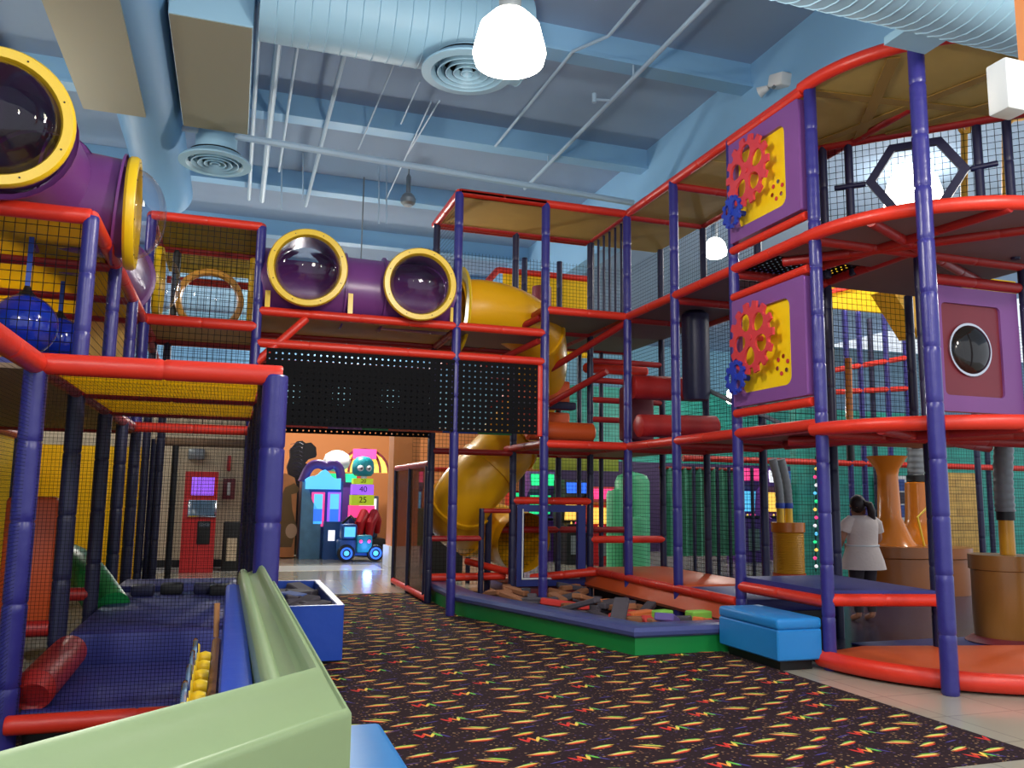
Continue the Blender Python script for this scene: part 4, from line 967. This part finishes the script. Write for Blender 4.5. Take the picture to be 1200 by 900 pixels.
# cream cloud topped game behind
q = pbox(380, 410, 530, 560, 22.4, .3)
t = thing('arcade_game', 'cream cloud-topped arcade game behind the twin screen game', 'arcade game', ((q[0]+q[1])/2, 22.6, 0))
build(MB().lathe([(.01, -.36), (.17, -.3), (.27, -.14), (.29, 0), (.27, .14), (.17, .3), (.01, .36)], ((q[0]+q[1])/2, 22.5, q[4]+.45), (1, 0, 0), 20), 'cloud_top', M['white'], t)
build(MB().box(q[0]-.1, q[1]+.25, 22.45, 23, 0, q[4]+.1), 'body', M['arcpurple'], t, 0); build(MB().box(q[0]-.12, q[1]+.27, 22.4, 22.46, q[4]-.1, q[4]+.12), 'green_band', M['scr_green'], t, 0)
for i in range(9): build(MB().box(q[1]+.2, q[1]+.3, 22.36, 22.42, .5+i*.2, .6+i*.2), 'light_stripe', M['gearred' if i % 2 else 'white'], t, 0)
# teal monster ticket tower
q = pbox(414, 439, 535, 560, 21.0, .5); cx = (q[0]+q[1])/2
t = thing('ticket_game', 'ticket tower game with a round teal googly-eyed head and lit number signs', 'arcade game', (cx, 21.2, 0))
hd = build(MB().lathe([(.01, .30), (.16, .27), (.25, .17), (.28, .02), (.27, -.12), (.2, -.2), (.01, -.2)], (cx, 21.15, q[4]+.25), (0, 0, 1), 24), 'head', M['teal'], t, 60)
for dx in (-.09, .1):
    build(MB().lathe([(.01, .08), (.06, .06), (.085, 0), (.06, -.05)], (cx+dx, 20.92, q[4]+.24), (0, -1, 0), 14), 'eye', M['white'], hd, 60)
    build(MB().lathe([(.01, .03), (.03, .01), (.03, 0)], (cx+dx+.01, 20.85, q[4]+.23), (0, -1, 0), 10), 'pupil', M['black'], hd)
zq = q[4]
for i, (h_, m_, tx) in enumerate(((.15, 'lime', '20'), (.26, 'scr_purple', '40'), (.26, 'lime', '25'), (.3, 'scr_pink', ''))):
    build(MB().box(cx-.24-.02*i, cx+.24+.02*i, 21.0, 21.4, zq-h_, zq-.01), 'number_sign', M[m_], t, 0)
    if tx: text(tx, .2 if h_ > .2 else .13, (cx, 20.985, zq-h_/2), FACE, M['black'], t)
    zq -= h_
build(MB().box(cx-.32, cx+.32, 21.0, 21.6, 0, zq), 'cabinet', M['arcblue'], t, 0); build(MB().box(cx-.32, cx+.0, 20.9, 21.0, .3, .75), 'yellow_machine_box', M['amber'], t, 0)
# white spider-leg dome sign behind
q = pbox(398, 456, 523, 553, 24.0, .1); cx = (q[0]+q[1])/2
t = thing('lit_sign', 'glowing cream domed sign with dark curved ribs on the orange back wall', 'sign', (cx, 24, 0))
rr = (q[1]-q[0])/2
build(MB().prism([[(rr*math.cos(PI*i/18), rr*.95*math.sin(PI*i/18)) for i in range(19)]], (cx, 24, q[4]), (1, 0, 0), (0, 0, 1), (0, .15, 0)), 'dome_panel', M['scr_yellow'], t, 0)
for k in (.3, .65, 1.0):
    build(MB().tube([(cx+rr*k*math.cos(PI*i/12), 23.96, q[4]+rr*.95*math.sin(PI*i/12)) for i in range(13)], .035, 6), 'rib', M['maroon'], t)
build(MB().box(cx-.35, cx+.3, 23.8, 23.95, q[4]+rr*.55, q[4]+rr*.95), 'name_plate', M['scr_pink'], t, 0); build(MB().box(cx-.08, cx+.08, 24, 24.15, 0, q[4]), 'post', M['steel'], t, 0)
# little blue truck ride
c0 = atz(409, 654, 0)
t = thing('kiddie_ride', 'small blue truck ride with glowing blue wheels on the shiny floor', 'kiddie ride', (c0.x, 19.3, 0))
X_ = c0.x
build(MB().rbox(X_-.38, X_+.30, 19.0, 19.6, .12, .48, .05), 'truck_body', M['arcblue'], t); build(MB().rbox(X_-.32, X_+.02, 19.05, 19.55, .48, .82, .05), 'cab', M['arcblue'], t)
build(MB().box(X_-.27, X_-.03, 19.03, 19.06, .54, .76), 'window', M['scr_cyan'], t, 0)
build(MB().rbox(X_+.0, X_+.34, 18.9, 19.2, .2, .58, .04), 'hood', M['teal'], t)
for dx, dy in ((-.22, 18.97), (.42, 18.94)):
    wl = build(MB().lathe([(.01, -.04), (.17, -.04), (.19, 0), (.19, .1), (.01, .1)], (X_+dx, dy, .19), (0, 1, 0), 20), 'wheel', M['black'], t)
    build(MB().lathe([(.13, -.045), (.13, -.06), (.09, -.06), (.09, -.045)], (X_+dx, dy, .19), (0, 1, 0), 20), 'glowing_rim', M['scr_blue'], wl)
    build(MB().lathe([(.001, -.07), (.05, -.06), (.06, -.04)], (X_+dx, dy, .19), (0, 1, 0), 12), 'hub', M['scr_cyan'], wl)
for dx in (.08, .26): build(MB().lathe([(.001, -.03), (.035, -.02), (.04, 0)], (X_+dx, 18.88, .45), (0, 1, 0), 12), 'headlight', M['scr_pink'], t)
build(MB().tube([(X_-.3, 19.3, .82), (X_-.1, 19.3, 1.0), (X_-.02, 19.2, .9)], .03, 8), 'steering_bar', M['black'], t); point('glow', (X_+.2, 18.6, .3), 6, (.2, .35, 1), .1, t)
# red riding game
q = pbox(418, 449, 600, 640, 20.6, .8)
t = thing('arcade_ride', 'red glossy motorbike style ride behind the blue truck', 'arcade game', ((q[0]+q[1])/2, 21, 0))
for dx in (.05, .3): build(MB().tube([(q[0]+dx, 20.7, .45), (q[0]+dx+.02, 20.65, .8), (q[0]+dx+.12, 20.75, 1.0), (q[0]+dx+.22, 20.9, .85), (q[0]+dx+.25, 21, .55)], [.08, .13, .14, .12, .07], 12), 'red_body', M['arcred'], t)
build(MB().rbox(q[0]-.05, q[1]+.1, 20.7, 21.5, .02, .42, .04), 'base', M['black'], t); build(MB().rbox(q[0]+.05, q[1], 21.3, 21.5, .42, 1.45, .03), 'console', M['steel'], t)
build(MB().box(q[0]+.12, q[1]-.06, 21.28, 21.3, .95, 1.38), 'screen', M['scr_white'], t, 0)

# arcade games seen behind the slide and through the frame
def cabinet(px0, px1, pyt, Y, body, scr, top, label, cat='arcade game', kind='upright'):
    a, b = at(px0, pyt, Y), at(px1, pyt, Y); x0, x1, zt_ = a.x, b.x, a.z; w_ = x1-x0
    t = thing('arcade_game', label, cat, ((x0+x1)/2, Y+.4, 0))
    build(MB().prism([[(0, 0), (.8, 0), (.8, zt_), (.12, zt_), (.05, zt_*.80), (.22, zt_*.74), (.28, zt_*.50), (.0, zt_*.44)]], (x0, Y, 0), (0, 1, 0), (0, 0, 1), (w_, 0, 0)), 'body', M[body], t, 0)
    build(MB().prism([[(.215, zt_*.73), (.27, zt_*.52), (.26, zt_*.52), (.205, zt_*.73)]], (x0+w_*.1, Y-.02, 0), (0, 1, 0), (0, 0, 1), (w_*.8, 0, 0)), 'screen', M[scr], t, 0)
    build(MB().box(x0+w_*.06, x1-w_*.06, Y+.05, Y+.09, zt_*.84, zt_*.97), 'marquee', M[top], t, 0)
    build(MB().box(x0+w_*.2, x1-w_*.2, Y-.01, Y+.01, zt_*.12, zt_*.34), 'coin_door', M['steel'], t, 0)
    cp = build(MB().box(x0+w_*.1, x1-w_*.1, Y+.02, Y+.2, zt_*.455, zt_*.475), 'control_panel', M['black'], t, 0)
    for k in range(3): build(MB().lathe([(.001, .05), (.02, .04), (.022, 0)], (x0+w_*(.3+.2*k), Y+.1, zt_*.475), (0, 0, 1), 8), 'button', M['scr_pink' if k else 'scr_yellow'], cp)
    return t
cabinet(604, 619, 575, 19.5, 'arcred', 'scr_white', 'scr_green', 'narrow red arcade game just right of the slide')
cabinet(482, 498, 548, 20, 'arcpurple', 'scr_cyan', 'scr_pink', 'purple arcade game seen through the smoky side cage')
cabinet(622, 652, 552, 18.5, 'arcpurple', 'scr_green', 'scr_green', 'arcade game with bright green top behind the second front post')
cabinet(664, 690, 562, 17.5, 'black', 'scr_yellow', 'scr_blue', 'arcade game with yellow screen and blue lit frame behind the blue gate')
cabinet(696, 722, 570, 17.2, 'arcred', 'scr_yellow', 'scr_pink', 'red arcade game with yellow screen left of the green mound')
cabinet(871, 892, 545, 17.5, 'arcpurple', 'scr_cyan', 'scr_pink', 'arcade game with sky blue screen right of the fourth front post')
cabinet(902, 922, 548, 18.0, 'arcpurple', 'scr_yellow', 'scr_white', 'purple arcade game with bright marquee behind the corrugated hose')
cabinet(930, 946, 552, 18.6, 'arcblue', 'scr_purple', 'scr_yellow', 'blue arcade game beside the string of coloured bulbs')
t = thing('light_string', 'vertical string of coloured bulbs on the end of the teal wall', 'lights', tuple(at(957, 640, 13.7)))
for i in range(14):
    p = at(955+(i % 2)*1.5, 540+i*9.5, 13.72); build(MB().lathe([(.001, .035), (.03, .02), (.035, 0), (.02, -.03)], p, (0, -1, 0), 10), 'bulb', M[('scr_green', 'scr_yellow', 'scr_pink', 'scr_white', 'scr_cyan')[i % 5]], t)
build(MB().tube([at(956, 535, 13.8), at(956, 670, 13.8)], .012, 6), 'cord', M['black'], t)
# yellow-green banner and signs above those games
tag(build(MB().rbox(*pbox(625, 725, 535, 550, 15.0, .05), .01), 'sign_band', M['olive']), 'olive yellow board band above the games behind the frame', 'sign')
tag(build(MB().rbox(*pbox(488, 512, 596, 640, 18.4, .5), .02), 'counter', M['green']), 'green counter seen through the smoky side cage', 'counter')
_q = pbox(504, 543, 625, 655, 16, .5); tag(build(MB().rbox(_q[0], _q[1], _q[2], _q[3], 0, _q[5], .02), 'dark_counter', M['black']), 'dark counter with white edge behind the left front post', 'counter')

# green mound, curtain
cx_ = at(752, 640, 14.6)
t = thing('soft_mound', 'rounded green vinyl play mound behind the climbing frame', 'play mound', (cx_.x, 14.8, 0))
for px, wpx, pyt in ((728, 26, 572), (750, 44, 552), (752, 22, 604)):
    p = at(px, pyt, 14.4 if wpx > 24 else 13.9); r = wpx/2/980*14.9
    build(MB().lathe([(r, 0), (r, p.z-r*.6), (r*.85, p.z-r*.25), (r*.5, p.z-.04), (.001, p.z)], (p.x, p.y+r, 0), (0, 0, 1), 24), 'lobe', M['greenv'], t, 50)
t = thing('curtain', 'dark green hanging curtain with folds behind the climbing frame', 'curtain', tuple(at(820, 640, 15)))
a_, b2 = at(778, 548, 15), at(864, 548, 15); n = 60; vs = []
for i in range(n+1):
    x = a_.x+(b2.x-a_.x)*i/n; y = 15+.06*math.sin(i*1.05)
    vs += [(x, y, .35), (x, y, a_.z), (x, y+.012, .35), (x, y+.012, a_.z)]
fs = []
for i in range(n):
    k = 4*i; fs += [(k, k+4, k+5, k+1), (k+2, k+3, k+7, k+6), (k+1, k+5, k+7, k+3), (k, k+2, k+6, k+4)]
build(MB().add(vs, fs), 'cloth', M['curtain'], t); build(MB().tube([(a_.x-.1, 15, a_.z), (b2.x+.1, 15, a_.z)], .03, 8), 'rod', M['red2'], t)
for i in range(7):
    x = a_.x+.2+i*.26; solo(MB().tube([(x, 14.2, 0), (x, 14.2, 2.1)], .035, 8), 'bar', M['navy'], 'dark upright bar in front of the green curtain', 'bar', 'dark bars by the green curtain')

# ================================================================== BALL FOUNTAIN AREA (right)
g = thing('rear_play_frame', 'farther play frame with blue posts and red rails in front of the teal wall', 'play structure', (9.5, 11, 0))
for px in (993, 1009, 1040, 1063):
    p = at(px, 450, 12.2); post(g, p.x, p.y, 0, 4.9, 'blue', .05)
for px in (1022, 1152): p = at(px, 450, 12.6); post(g, p.x, p.y, 0, 4.9, 'navy', .05)
p = at(1140, 450, 11.0); post(g, p.x, p.y, 0, 4.9, 'navy', .05)
z1_ = at(1000, 543, 12.2).z
rail(g, (7.0, 12.2, z1_), (15, 12.2, z1_), 'red', .055)
a_, b2 = at(970, 435, 12.2), at(1070, 418, 12.2); rail(g, a_, b2, 'red', .05)
a_, b2 = at(970, 460, 12.2), at(1070, 455, 12.2); rail(g, a_, b2, 'red', .05)
a_, b2 = at(960, 345, 12.4), at(1050, 323, 12.4); rail(g, a_, b2, 'red', .05)
q = pbox(965, 1190, 330, 360, 12.5, .04); build(MB().box(*q), 'upper_mat', M['ymat'], g, 0)
net(g, (7.0, 12.1, .2), (15, 12.1, .2), (7.0, 12.1, 4.9), 'net')
# funnel
p = at(1060, 345, 9.4); R_ = .34
t = thing('ball_hopper', 'yellow funnel shaped ball hopper hanging beside the second tall blue post', 'hopper', (p.x, p.y, p.z-.55))
build(MB().prism([[(-.42, 0), (.3, .12), (.26, -.62), (.05, -.64)]], (p.x, p.y-.2, p.z), (1, 0, 0), (0, 0, 1), (0, .4, 0)), 'funnel', M['slide'], t, 0)
build(MB().tube([(p.x-.44, p.y-.22, p.z+.01), (p.x+.32, p.y-.22, p.z+.13)], .02, 8), 'rim', M['yellow'], t); build(MB().tube([(p.x+.15, p.y, p.z), (p.x+.15, p.y, 3.9)], .02, 8), 'hanger', M['steel'], t)
def hose(pts, r, parent):
    sp = spline(pts, 14); rr = [r*(1+.06*math.sin(i*2.1)) for i in range(len(sp))]
    return build(MB().tube(sp, rr, 16), 'corrugated_hose', M['hose'], parent, 60)
# yellow barrel with two hoses
p = at(924, 640, 10.3); bz = 1.16
t = thing('ball_barrel', 'ribbed yellow barrel with two corrugated hoses seen right of the fourth front post', 'ball fountain', (p.x, p.y, 0))
build(MB().lathe([(.001, .02), (.23, .02), (.23, .45)], (p.x, p.y, 0), n=24), 'base', M['orange'], t)
build(MB().lathe([(.21+.006*(i % 2), .45+.012*i) for i in range(50)], (p.x, p.y, 0), n=32), 'drum', M['amber'], t, 20)
build(MB().lathe([(.225, bz-.14), (.235, bz-.13), (.235, bz), (.001, bz)], (p.x, p.y, 0), n=24), 'lid', M['acrylic'], t)
for dx in (-.12, .02):
    build(MB().tube([(p.x+dx, p.y, bz), (p.x+dx, p.y, bz+.22)], .055, 12), 'outlet_pipe', M['yellow'], t); build(MB().lathe([(.06, 0), (.065, .02), (.065, .07), (.06, .08)], (p.x+dx, p.y, bz+.2), n=14), 'blue_collar', M['binblue'], t)
    hose([(p.x+dx, p.y, bz+.27), (p.x+dx-.02, p.y, bz+.55), (p.x+dx-.12, p.y-.02, bz+.9)], .06, t)
# cone fountain
def fountain(px, Y, ztop, zb, lab, hosey):
    p = at(px, 600, Y)
    t = thing('ball_fountain', lab, 'ball fountain', (p.x, p.y, 0))
    build(MB().lathe([(.62, .0), (.62, zb-.18), (.66, zb-.16), (.66, zb), (.001, zb)], (p.x, p.y, 0), n=28), 'round_tub', M['tub'], t)
    return t, p
t, p = fountain(1042, 10.5, 0, .82, 'orange ball fountain with a flared column top behind the person', 0)
zt_ = at(1042, 535, 10.5).z
build(MB().lathe([(.38, .82), (.32, .9), (.17, 1.25), (.15, zt_-.3), (.17, zt_-.2), (.30, zt_), (.28, zt_), (.1, zt_-.1)], (p.x, p.y, 0), n=28), 'flared_column', M['acrylic'], t)
build(MB().tube([(p.x+.35, p.y-.3, .82), (p.x+.25, p.y-.3, 1.25), (p.x+.45, p.y-.3, 1.4), (p.x+.7, p.y-.3, 1.38), (p.x+.68, p.y-.3, .85)], .018, 8), 'wire_loop', M['yellow'], t)
t, p = fountain(1085, 11.2, 0, .75, 'orange silo ball fountain with a grey hose on top, left of the tallest blue post', 0)
zt_ = at(1075, 566, 11.2).z; px_ = at(1077, 600, 11.2).x
build(MB().lathe([(.42, .75), (.40, .86), (.26, 1.0), (.22, 1.2), (.20, zt_), (.14, zt_+.02)], (px_, p.y, 0), n=28), 'silo', M['acrylic'], t)
build(MB().lathe([(.15, 0), (.17, .02), (.17, .12), (.15, .14)], (px_, p.y, zt_), n=20), 'collar', M['black'], t); hose([(px_, p.y, zt_+.1), (px_+.02, p.y, zt_+.5), (px_+.06, p.y, zt_+.95)], .15, t)
# front barrel
p = at(1178, 700, 6.9)
t = thing('ball_barrel', 'large brown gold barrel with hose standing at the right edge', 'ball fountain', (p.x, p.y, 0))
zb = at(1178, 650, 6.9).z
build(MB().lathe([(.001, .02), (.36, .02), (.40, .05), (.34, .09), (.30, .1)], (p.x, p.y, 0), n=32), 'base_disc', M['maroon'], t)
build(MB().lathe([(.30, .1), (.31, .14), (.31, zb-.16), (.33, zb-.15), (.33, zb), (.001, zb)], (p.x, p.y, 0), n=36), 'drum', mat('brown_gold_plastic', (150, 100, 44), .3), t)
px_ = at(1178, 600, 6.9).x
build(MB().tube([(px_, p.y, zb), (px_, p.y, zb+.42)], .075, 14), 'outlet_pipe', M['amber'], t); build(MB().tube([(px_, p.y, zb+.36), (px_, p.y, zb+.48)], .09, 14), 'collar', M['black'], t)
hose([(px_, p.y, zb+.45), (px_-.0, p.y, zb+.8), (px_+.04, p.y, 2.1)], .095, t)
t = thing('ball_tube', 'small amber tube with a dark nozzle hanging above the person', 'tube', tuple(at(996, 510, 10)))
build(MB().tube([at(994, 420, 10), at(996, 520, 10)], .05, 12), 'tube', M['acrylic'], t); build(MB().tube([at(996, 518, 10), at(997, 540, 10)], .055, 12), 'nozzle', M['black'], t)
for px in (1130, 1178):
    t = thing('periscope_pole', ('amber pole with a ring top behind the upper deck net' if px == 1130 else 'curved amber pole at the right end of the upper deck'), 'pole', tuple(at(px, 235, 8.6)))
    build(MB().tube([at(px, 250, 8.6), at(px, 165, 8.6)], .045, 12), 'pole', M['amber'], t)
    if px == 1130: build(MB().lathe([(.045, -.03), (.10, -.02), (.10, .03), (.045, .03), (.045, -.03)], at(px, 150, 8.6), (0, -1, 0), 20), 'ring', M['amber'], t); build(MB().tube([at(px, 165, 8.6), at(px, 158, 8.6)], .045, 12), 'neck', M['amber'], t)
    else: build(MB().tube(spline([at(px, 166, 8.6), at(px+1, 150, 8.6), at(px+8, 140, 8.6), at(px+20, 138, 8.6)]), .045, 12), 'bend', M['amber'], t)
q = pbox(1173, 1186, 574, 584, 13.8, .05); tag(build(MB().box(*q), 'notice', M['white']), 'small white notice on the teal wall right of the yellow brick door', 'sign')
t = thing('poster_board', 'grey and white poster board on the teal wall behind the orange fountain', 'poster', tuple(at(1050, 640, 13.7)))
q = pbox(1033, 1066, 558, 690, 13.75, .05); build(MB().box(*q), 'board', M['white'], t, 0)
for a_, c_ in ((562, 575), (577, 590), (592, 606), (612, 630), (635, 650)):
    q = pbox(1041, 1060, a_, c_, 13.73, .02); build(MB().box(*q), 'picture', M['foam_grey' if a_ % 2 else 'foam_blue'], t, 0)

# ================================================================== SMALL THINGS
p = atx(917, 95, 5.98)
t = thing('security_light', 'small white twin spotlight fixed to the header wall above the gear panel', 'light', tuple(p))
build(MB().rbox(-.12, .1, -.14, .14, -.08, .08, .03, T=Matrix.Translation(p) @ Matrix.Rotation(.3, 4, 'X')), 'housing', M['white'], t)
build(MB().lathe([(.03, 0), (.07, .12), (.001, .12)], p+Vector((-.1, .14, -.03)), (-.5, .8, -.25), 16), 'spot_head', M['white'], t); build(MB().tube([p+Vector((-.05, 0, 0)), p+Vector((-.12, .02, -.1))], .02, 8), 'arm', M['steel'], t)
# near column at the right edge
p = at(1186, 96, 3.2)
struct('trim_near_post', MB().box(at(1192, 50, 3.25).x, at(1192, 50, 3.25).x+.3, 3.1, 3.25, at(1192, 62, 3.1).z-.02, CZ), M['orangewall'], smooth=0)
tag(build(MB().rbox(at(1180, 96, 2.98).x, at(1180, 96, 2.98).x+.14, 2.98, 3.1, at(1180, 125, 2.98).z, at(1180, 66, 2.98).z, .012), 'wall_box', M['white']), 'cream box fixed to the orange column at the top right edge', 'box')
# ---- person
def skin_fig(name, verts, edges, radii, m, parent, sub=2):
    me = bpy.data.meshes.new(name); inv = wm(parent).inverted()
    me.from_pydata([inv @ Vector(v) for v in verts], edges, []); o = bpy.data.objects.new(name, me); COL.objects.link(o); o.parent = parent
    me.materials.append(M[m]); md = o.modifiers.new('skin', 'SKIN'); md.use_smooth_shade = True
    for i, r in enumerate(radii):
        sv = me.skin_vertices[0].data[i]; sv.radius = (r, r) if not isinstance(r, tuple) else r; sv.use_root = (i == 0)
    o.modifiers.new('sub', 'SUBSURF').levels = sub; o.modifiers['sub'].render_levels = sub
    return o
pp = at(1010, 620, 8.7); ox, oy = pp.x, 8.7
hx = at(1008, 585, 8.7)
t = thing('person', 'person with dark ponytail in an off-white short-sleeved dress, standing at the orange fountain', 'person', (ox, oy, 0))
A = lambda x, y, z: (ox+x, oy+y, z)
k = 1.5/1.62
V_ = [A(0, 0, .86*k), A(0, 0, 1.02*k), A(0, .0, 1.18*k), A(0, .01, 1.32*k), A(0, .03, 1.40*k), A(-.01, .05, 1.50*k), A(-.015, .06, 1.58*k),
      A(.21, .0, 1.31*k), A(.29, .02, 1.08*k), A(.25, .20, .97*k), A(.23, .28, .96*k), A(-.21, .0, 1.31*k), A(-.28, .03, 1.08*k), A(-.16, .22, .98*k), A(-.15, .30, .97*k),
      A(.09, 0, .80*k), A(.10, .02, .46*k), A(.10, -.02, .09*k), A(.10, .12, .035*k), A(-.09, 0, .80*k), A(-.10, .02, .46*k), A(-.11, -.02, .09*k), A(-.11, .12, .035*k)]
E_ = [(0, 1), (1, 2), (2, 3), (3, 4), (4, 5), (5, 6), (3, 7), (7, 8), (8, 9), (9, 10), (3, 11), (11, 12), (12, 13), (13, 14), (0, 15), (15, 16), (16, 17), (17, 18), (0, 19), (19, 20), (20, 21), (21, 22)]
r_ = [(.13, .10), (.11, .09), (.125, .1), (.12, .085), .048, .075, .082, .05, .038, .03, .026, .05, .038, .03, .026, .085, .058, .038, .035, .085, .058, .038, .035]
body = skin_fig('body', V_, E_, r_, 'skin', t)
for s_ in (1, -1):          # hands: palm, four fingers and thumb
    q = Vector(V_[10 if s_ > 0 else 14]); vs = [q, q+Vector((0, .045, -.005))]; ed = [(0, 1)]; rr = [.022, .026]
    for f_ in range(4):
        d = (f_-1.5)*.014; l = (.05, .058, .054, .042)[f_]; b0 = len(vs)
        vs += [q+Vector((d, .075, -.005)), q+Vector((d, .075+l*.5, -.012)), q+Vector((d, .075+l*.8, -.03))]; ed += [(1, b0), (b0, b0+1), (b0+1, b0+2)]; rr += [.008, .007, .006]
    b0 = len(vs); vs += [q+Vector((-s_*.03, .04, -.01)), q+Vector((-s_*.045, .065, -.02))]; ed += [(0, b0), (b0, b0+1)]; rr += [.010, .008]
    skin_fig('hand', vs, ed, rr, 'skin', t, 1)
# dress, trousers, hair, face
def ell(prof, c, n=28):      # (z, rx, ry, dy)
    vs = [(c[0]+rx*math.cos(2*PI*j/n)*(1+.03*math.sin(j*3) if z < .8 else 1), c[1]+dy+ry*math.sin(2*PI*j/n), z) for z, rx, ry, dy in prof for j in range(n)]
    fs = [(i*n+j, i*n+(j+1) % n, (i+1)*n+(j+1) % n, (i+1)*n+j) for i in range(len(prof)-1) for j in range(n)]
    return MB().add(vs, fs)
build(ell([(.64, .30, .21, 0), (.74, .275, .2, 0), (.88, .225, .17, 0), (.93, .205, .155, 0), (.945, .20, .15, 0), (1.05, .205, .155, 0), (1.16, .22, .155, 0), (1.24, .215, .135, 0), (1.285, .14, .10, .01), (1.30, .08, .08, .02)], (ox, oy)), 'dress', M['shirt'], t, 60)
build(MB().tube([(ox+.207*math.cos(2*PI*i/24), oy+.158*math.sin(2*PI*i/24), .93) for i in range(24)], .012, 6, True), 'belt', M['white'], t)
for s_ in (1, -1): build(MB().tube([A(s_*.15, 0, 1.235), A(s_*.225, .0, 1.19), A(s_*.26, .01, 1.09)], [.075, .076, .07], 14, caps=False), 'sleeve', M['shirt'], t, 60)
for s_ in (1, -1): build(MB().tube([A(s_*.08, 0, .78), A(s_*.095, .01, .6), A(s_*.10, .02, .42), A(s_*.10, -.01, .12)], [.105, .09, .07, .052], 14), 'trouser_leg', M['pants'], t, 60)
hz = 1.58*k
hd = Vector(A(-.015, .055, hz-.03))
hm = build(MB().lathe([(.095*math.sin(PI*i/16)+1e-4, -.115*math.cos(PI*i/16)) for i in range(17)], hd+Vector((0, -.018, .012)), n=24), 'hair', M['hair'], t, 60)
build(MB().tube([hd+Vector((.02, -.08, .03)), hd+Vector((.07, -.14, 0)), hd+Vector((.10, -.14, -.08)), hd+Vector((.12, -.12, -.18)), hd+Vector((.13, -.1, -.27))], [.03, .045, .05, .04, .01], 12), 'ponytail', M['hair'], hm, 60)
build(MB().tube([hd+Vector((.02, -.085, .035)), hd+Vector((.035, -.10, .03))], .032, 12), 'hair_tie', M['black'], hm)
for s_ in (1, -1):
    build(MB().lathe([(.001, .012), (.012, .008), (.017, 0)], hd+Vector((s_*.085, .015, -.02)), (s_, 0, 0), 10), 'ear', M['skin'], t)
    build(MB().lathe([(.001, .006), (.008, .003), (.011, 0)], hd+Vector((s_*.03, .085, -.005)), (0, 1, 0), 10), 'eye', M['white'], t)
build(MB().lathe([(.001, .02), (.012, 0)], hd+Vector((0, .088, -.03)), (0, 1, -.3), 8), 'nose', M['skin'], t)
build(MB().box(hd.x-.02, hd.x+.02, hd.y+.078, hd.y+.084, hd.z-.066, hd.z-.06), 'mouth', M['maroon'], t)
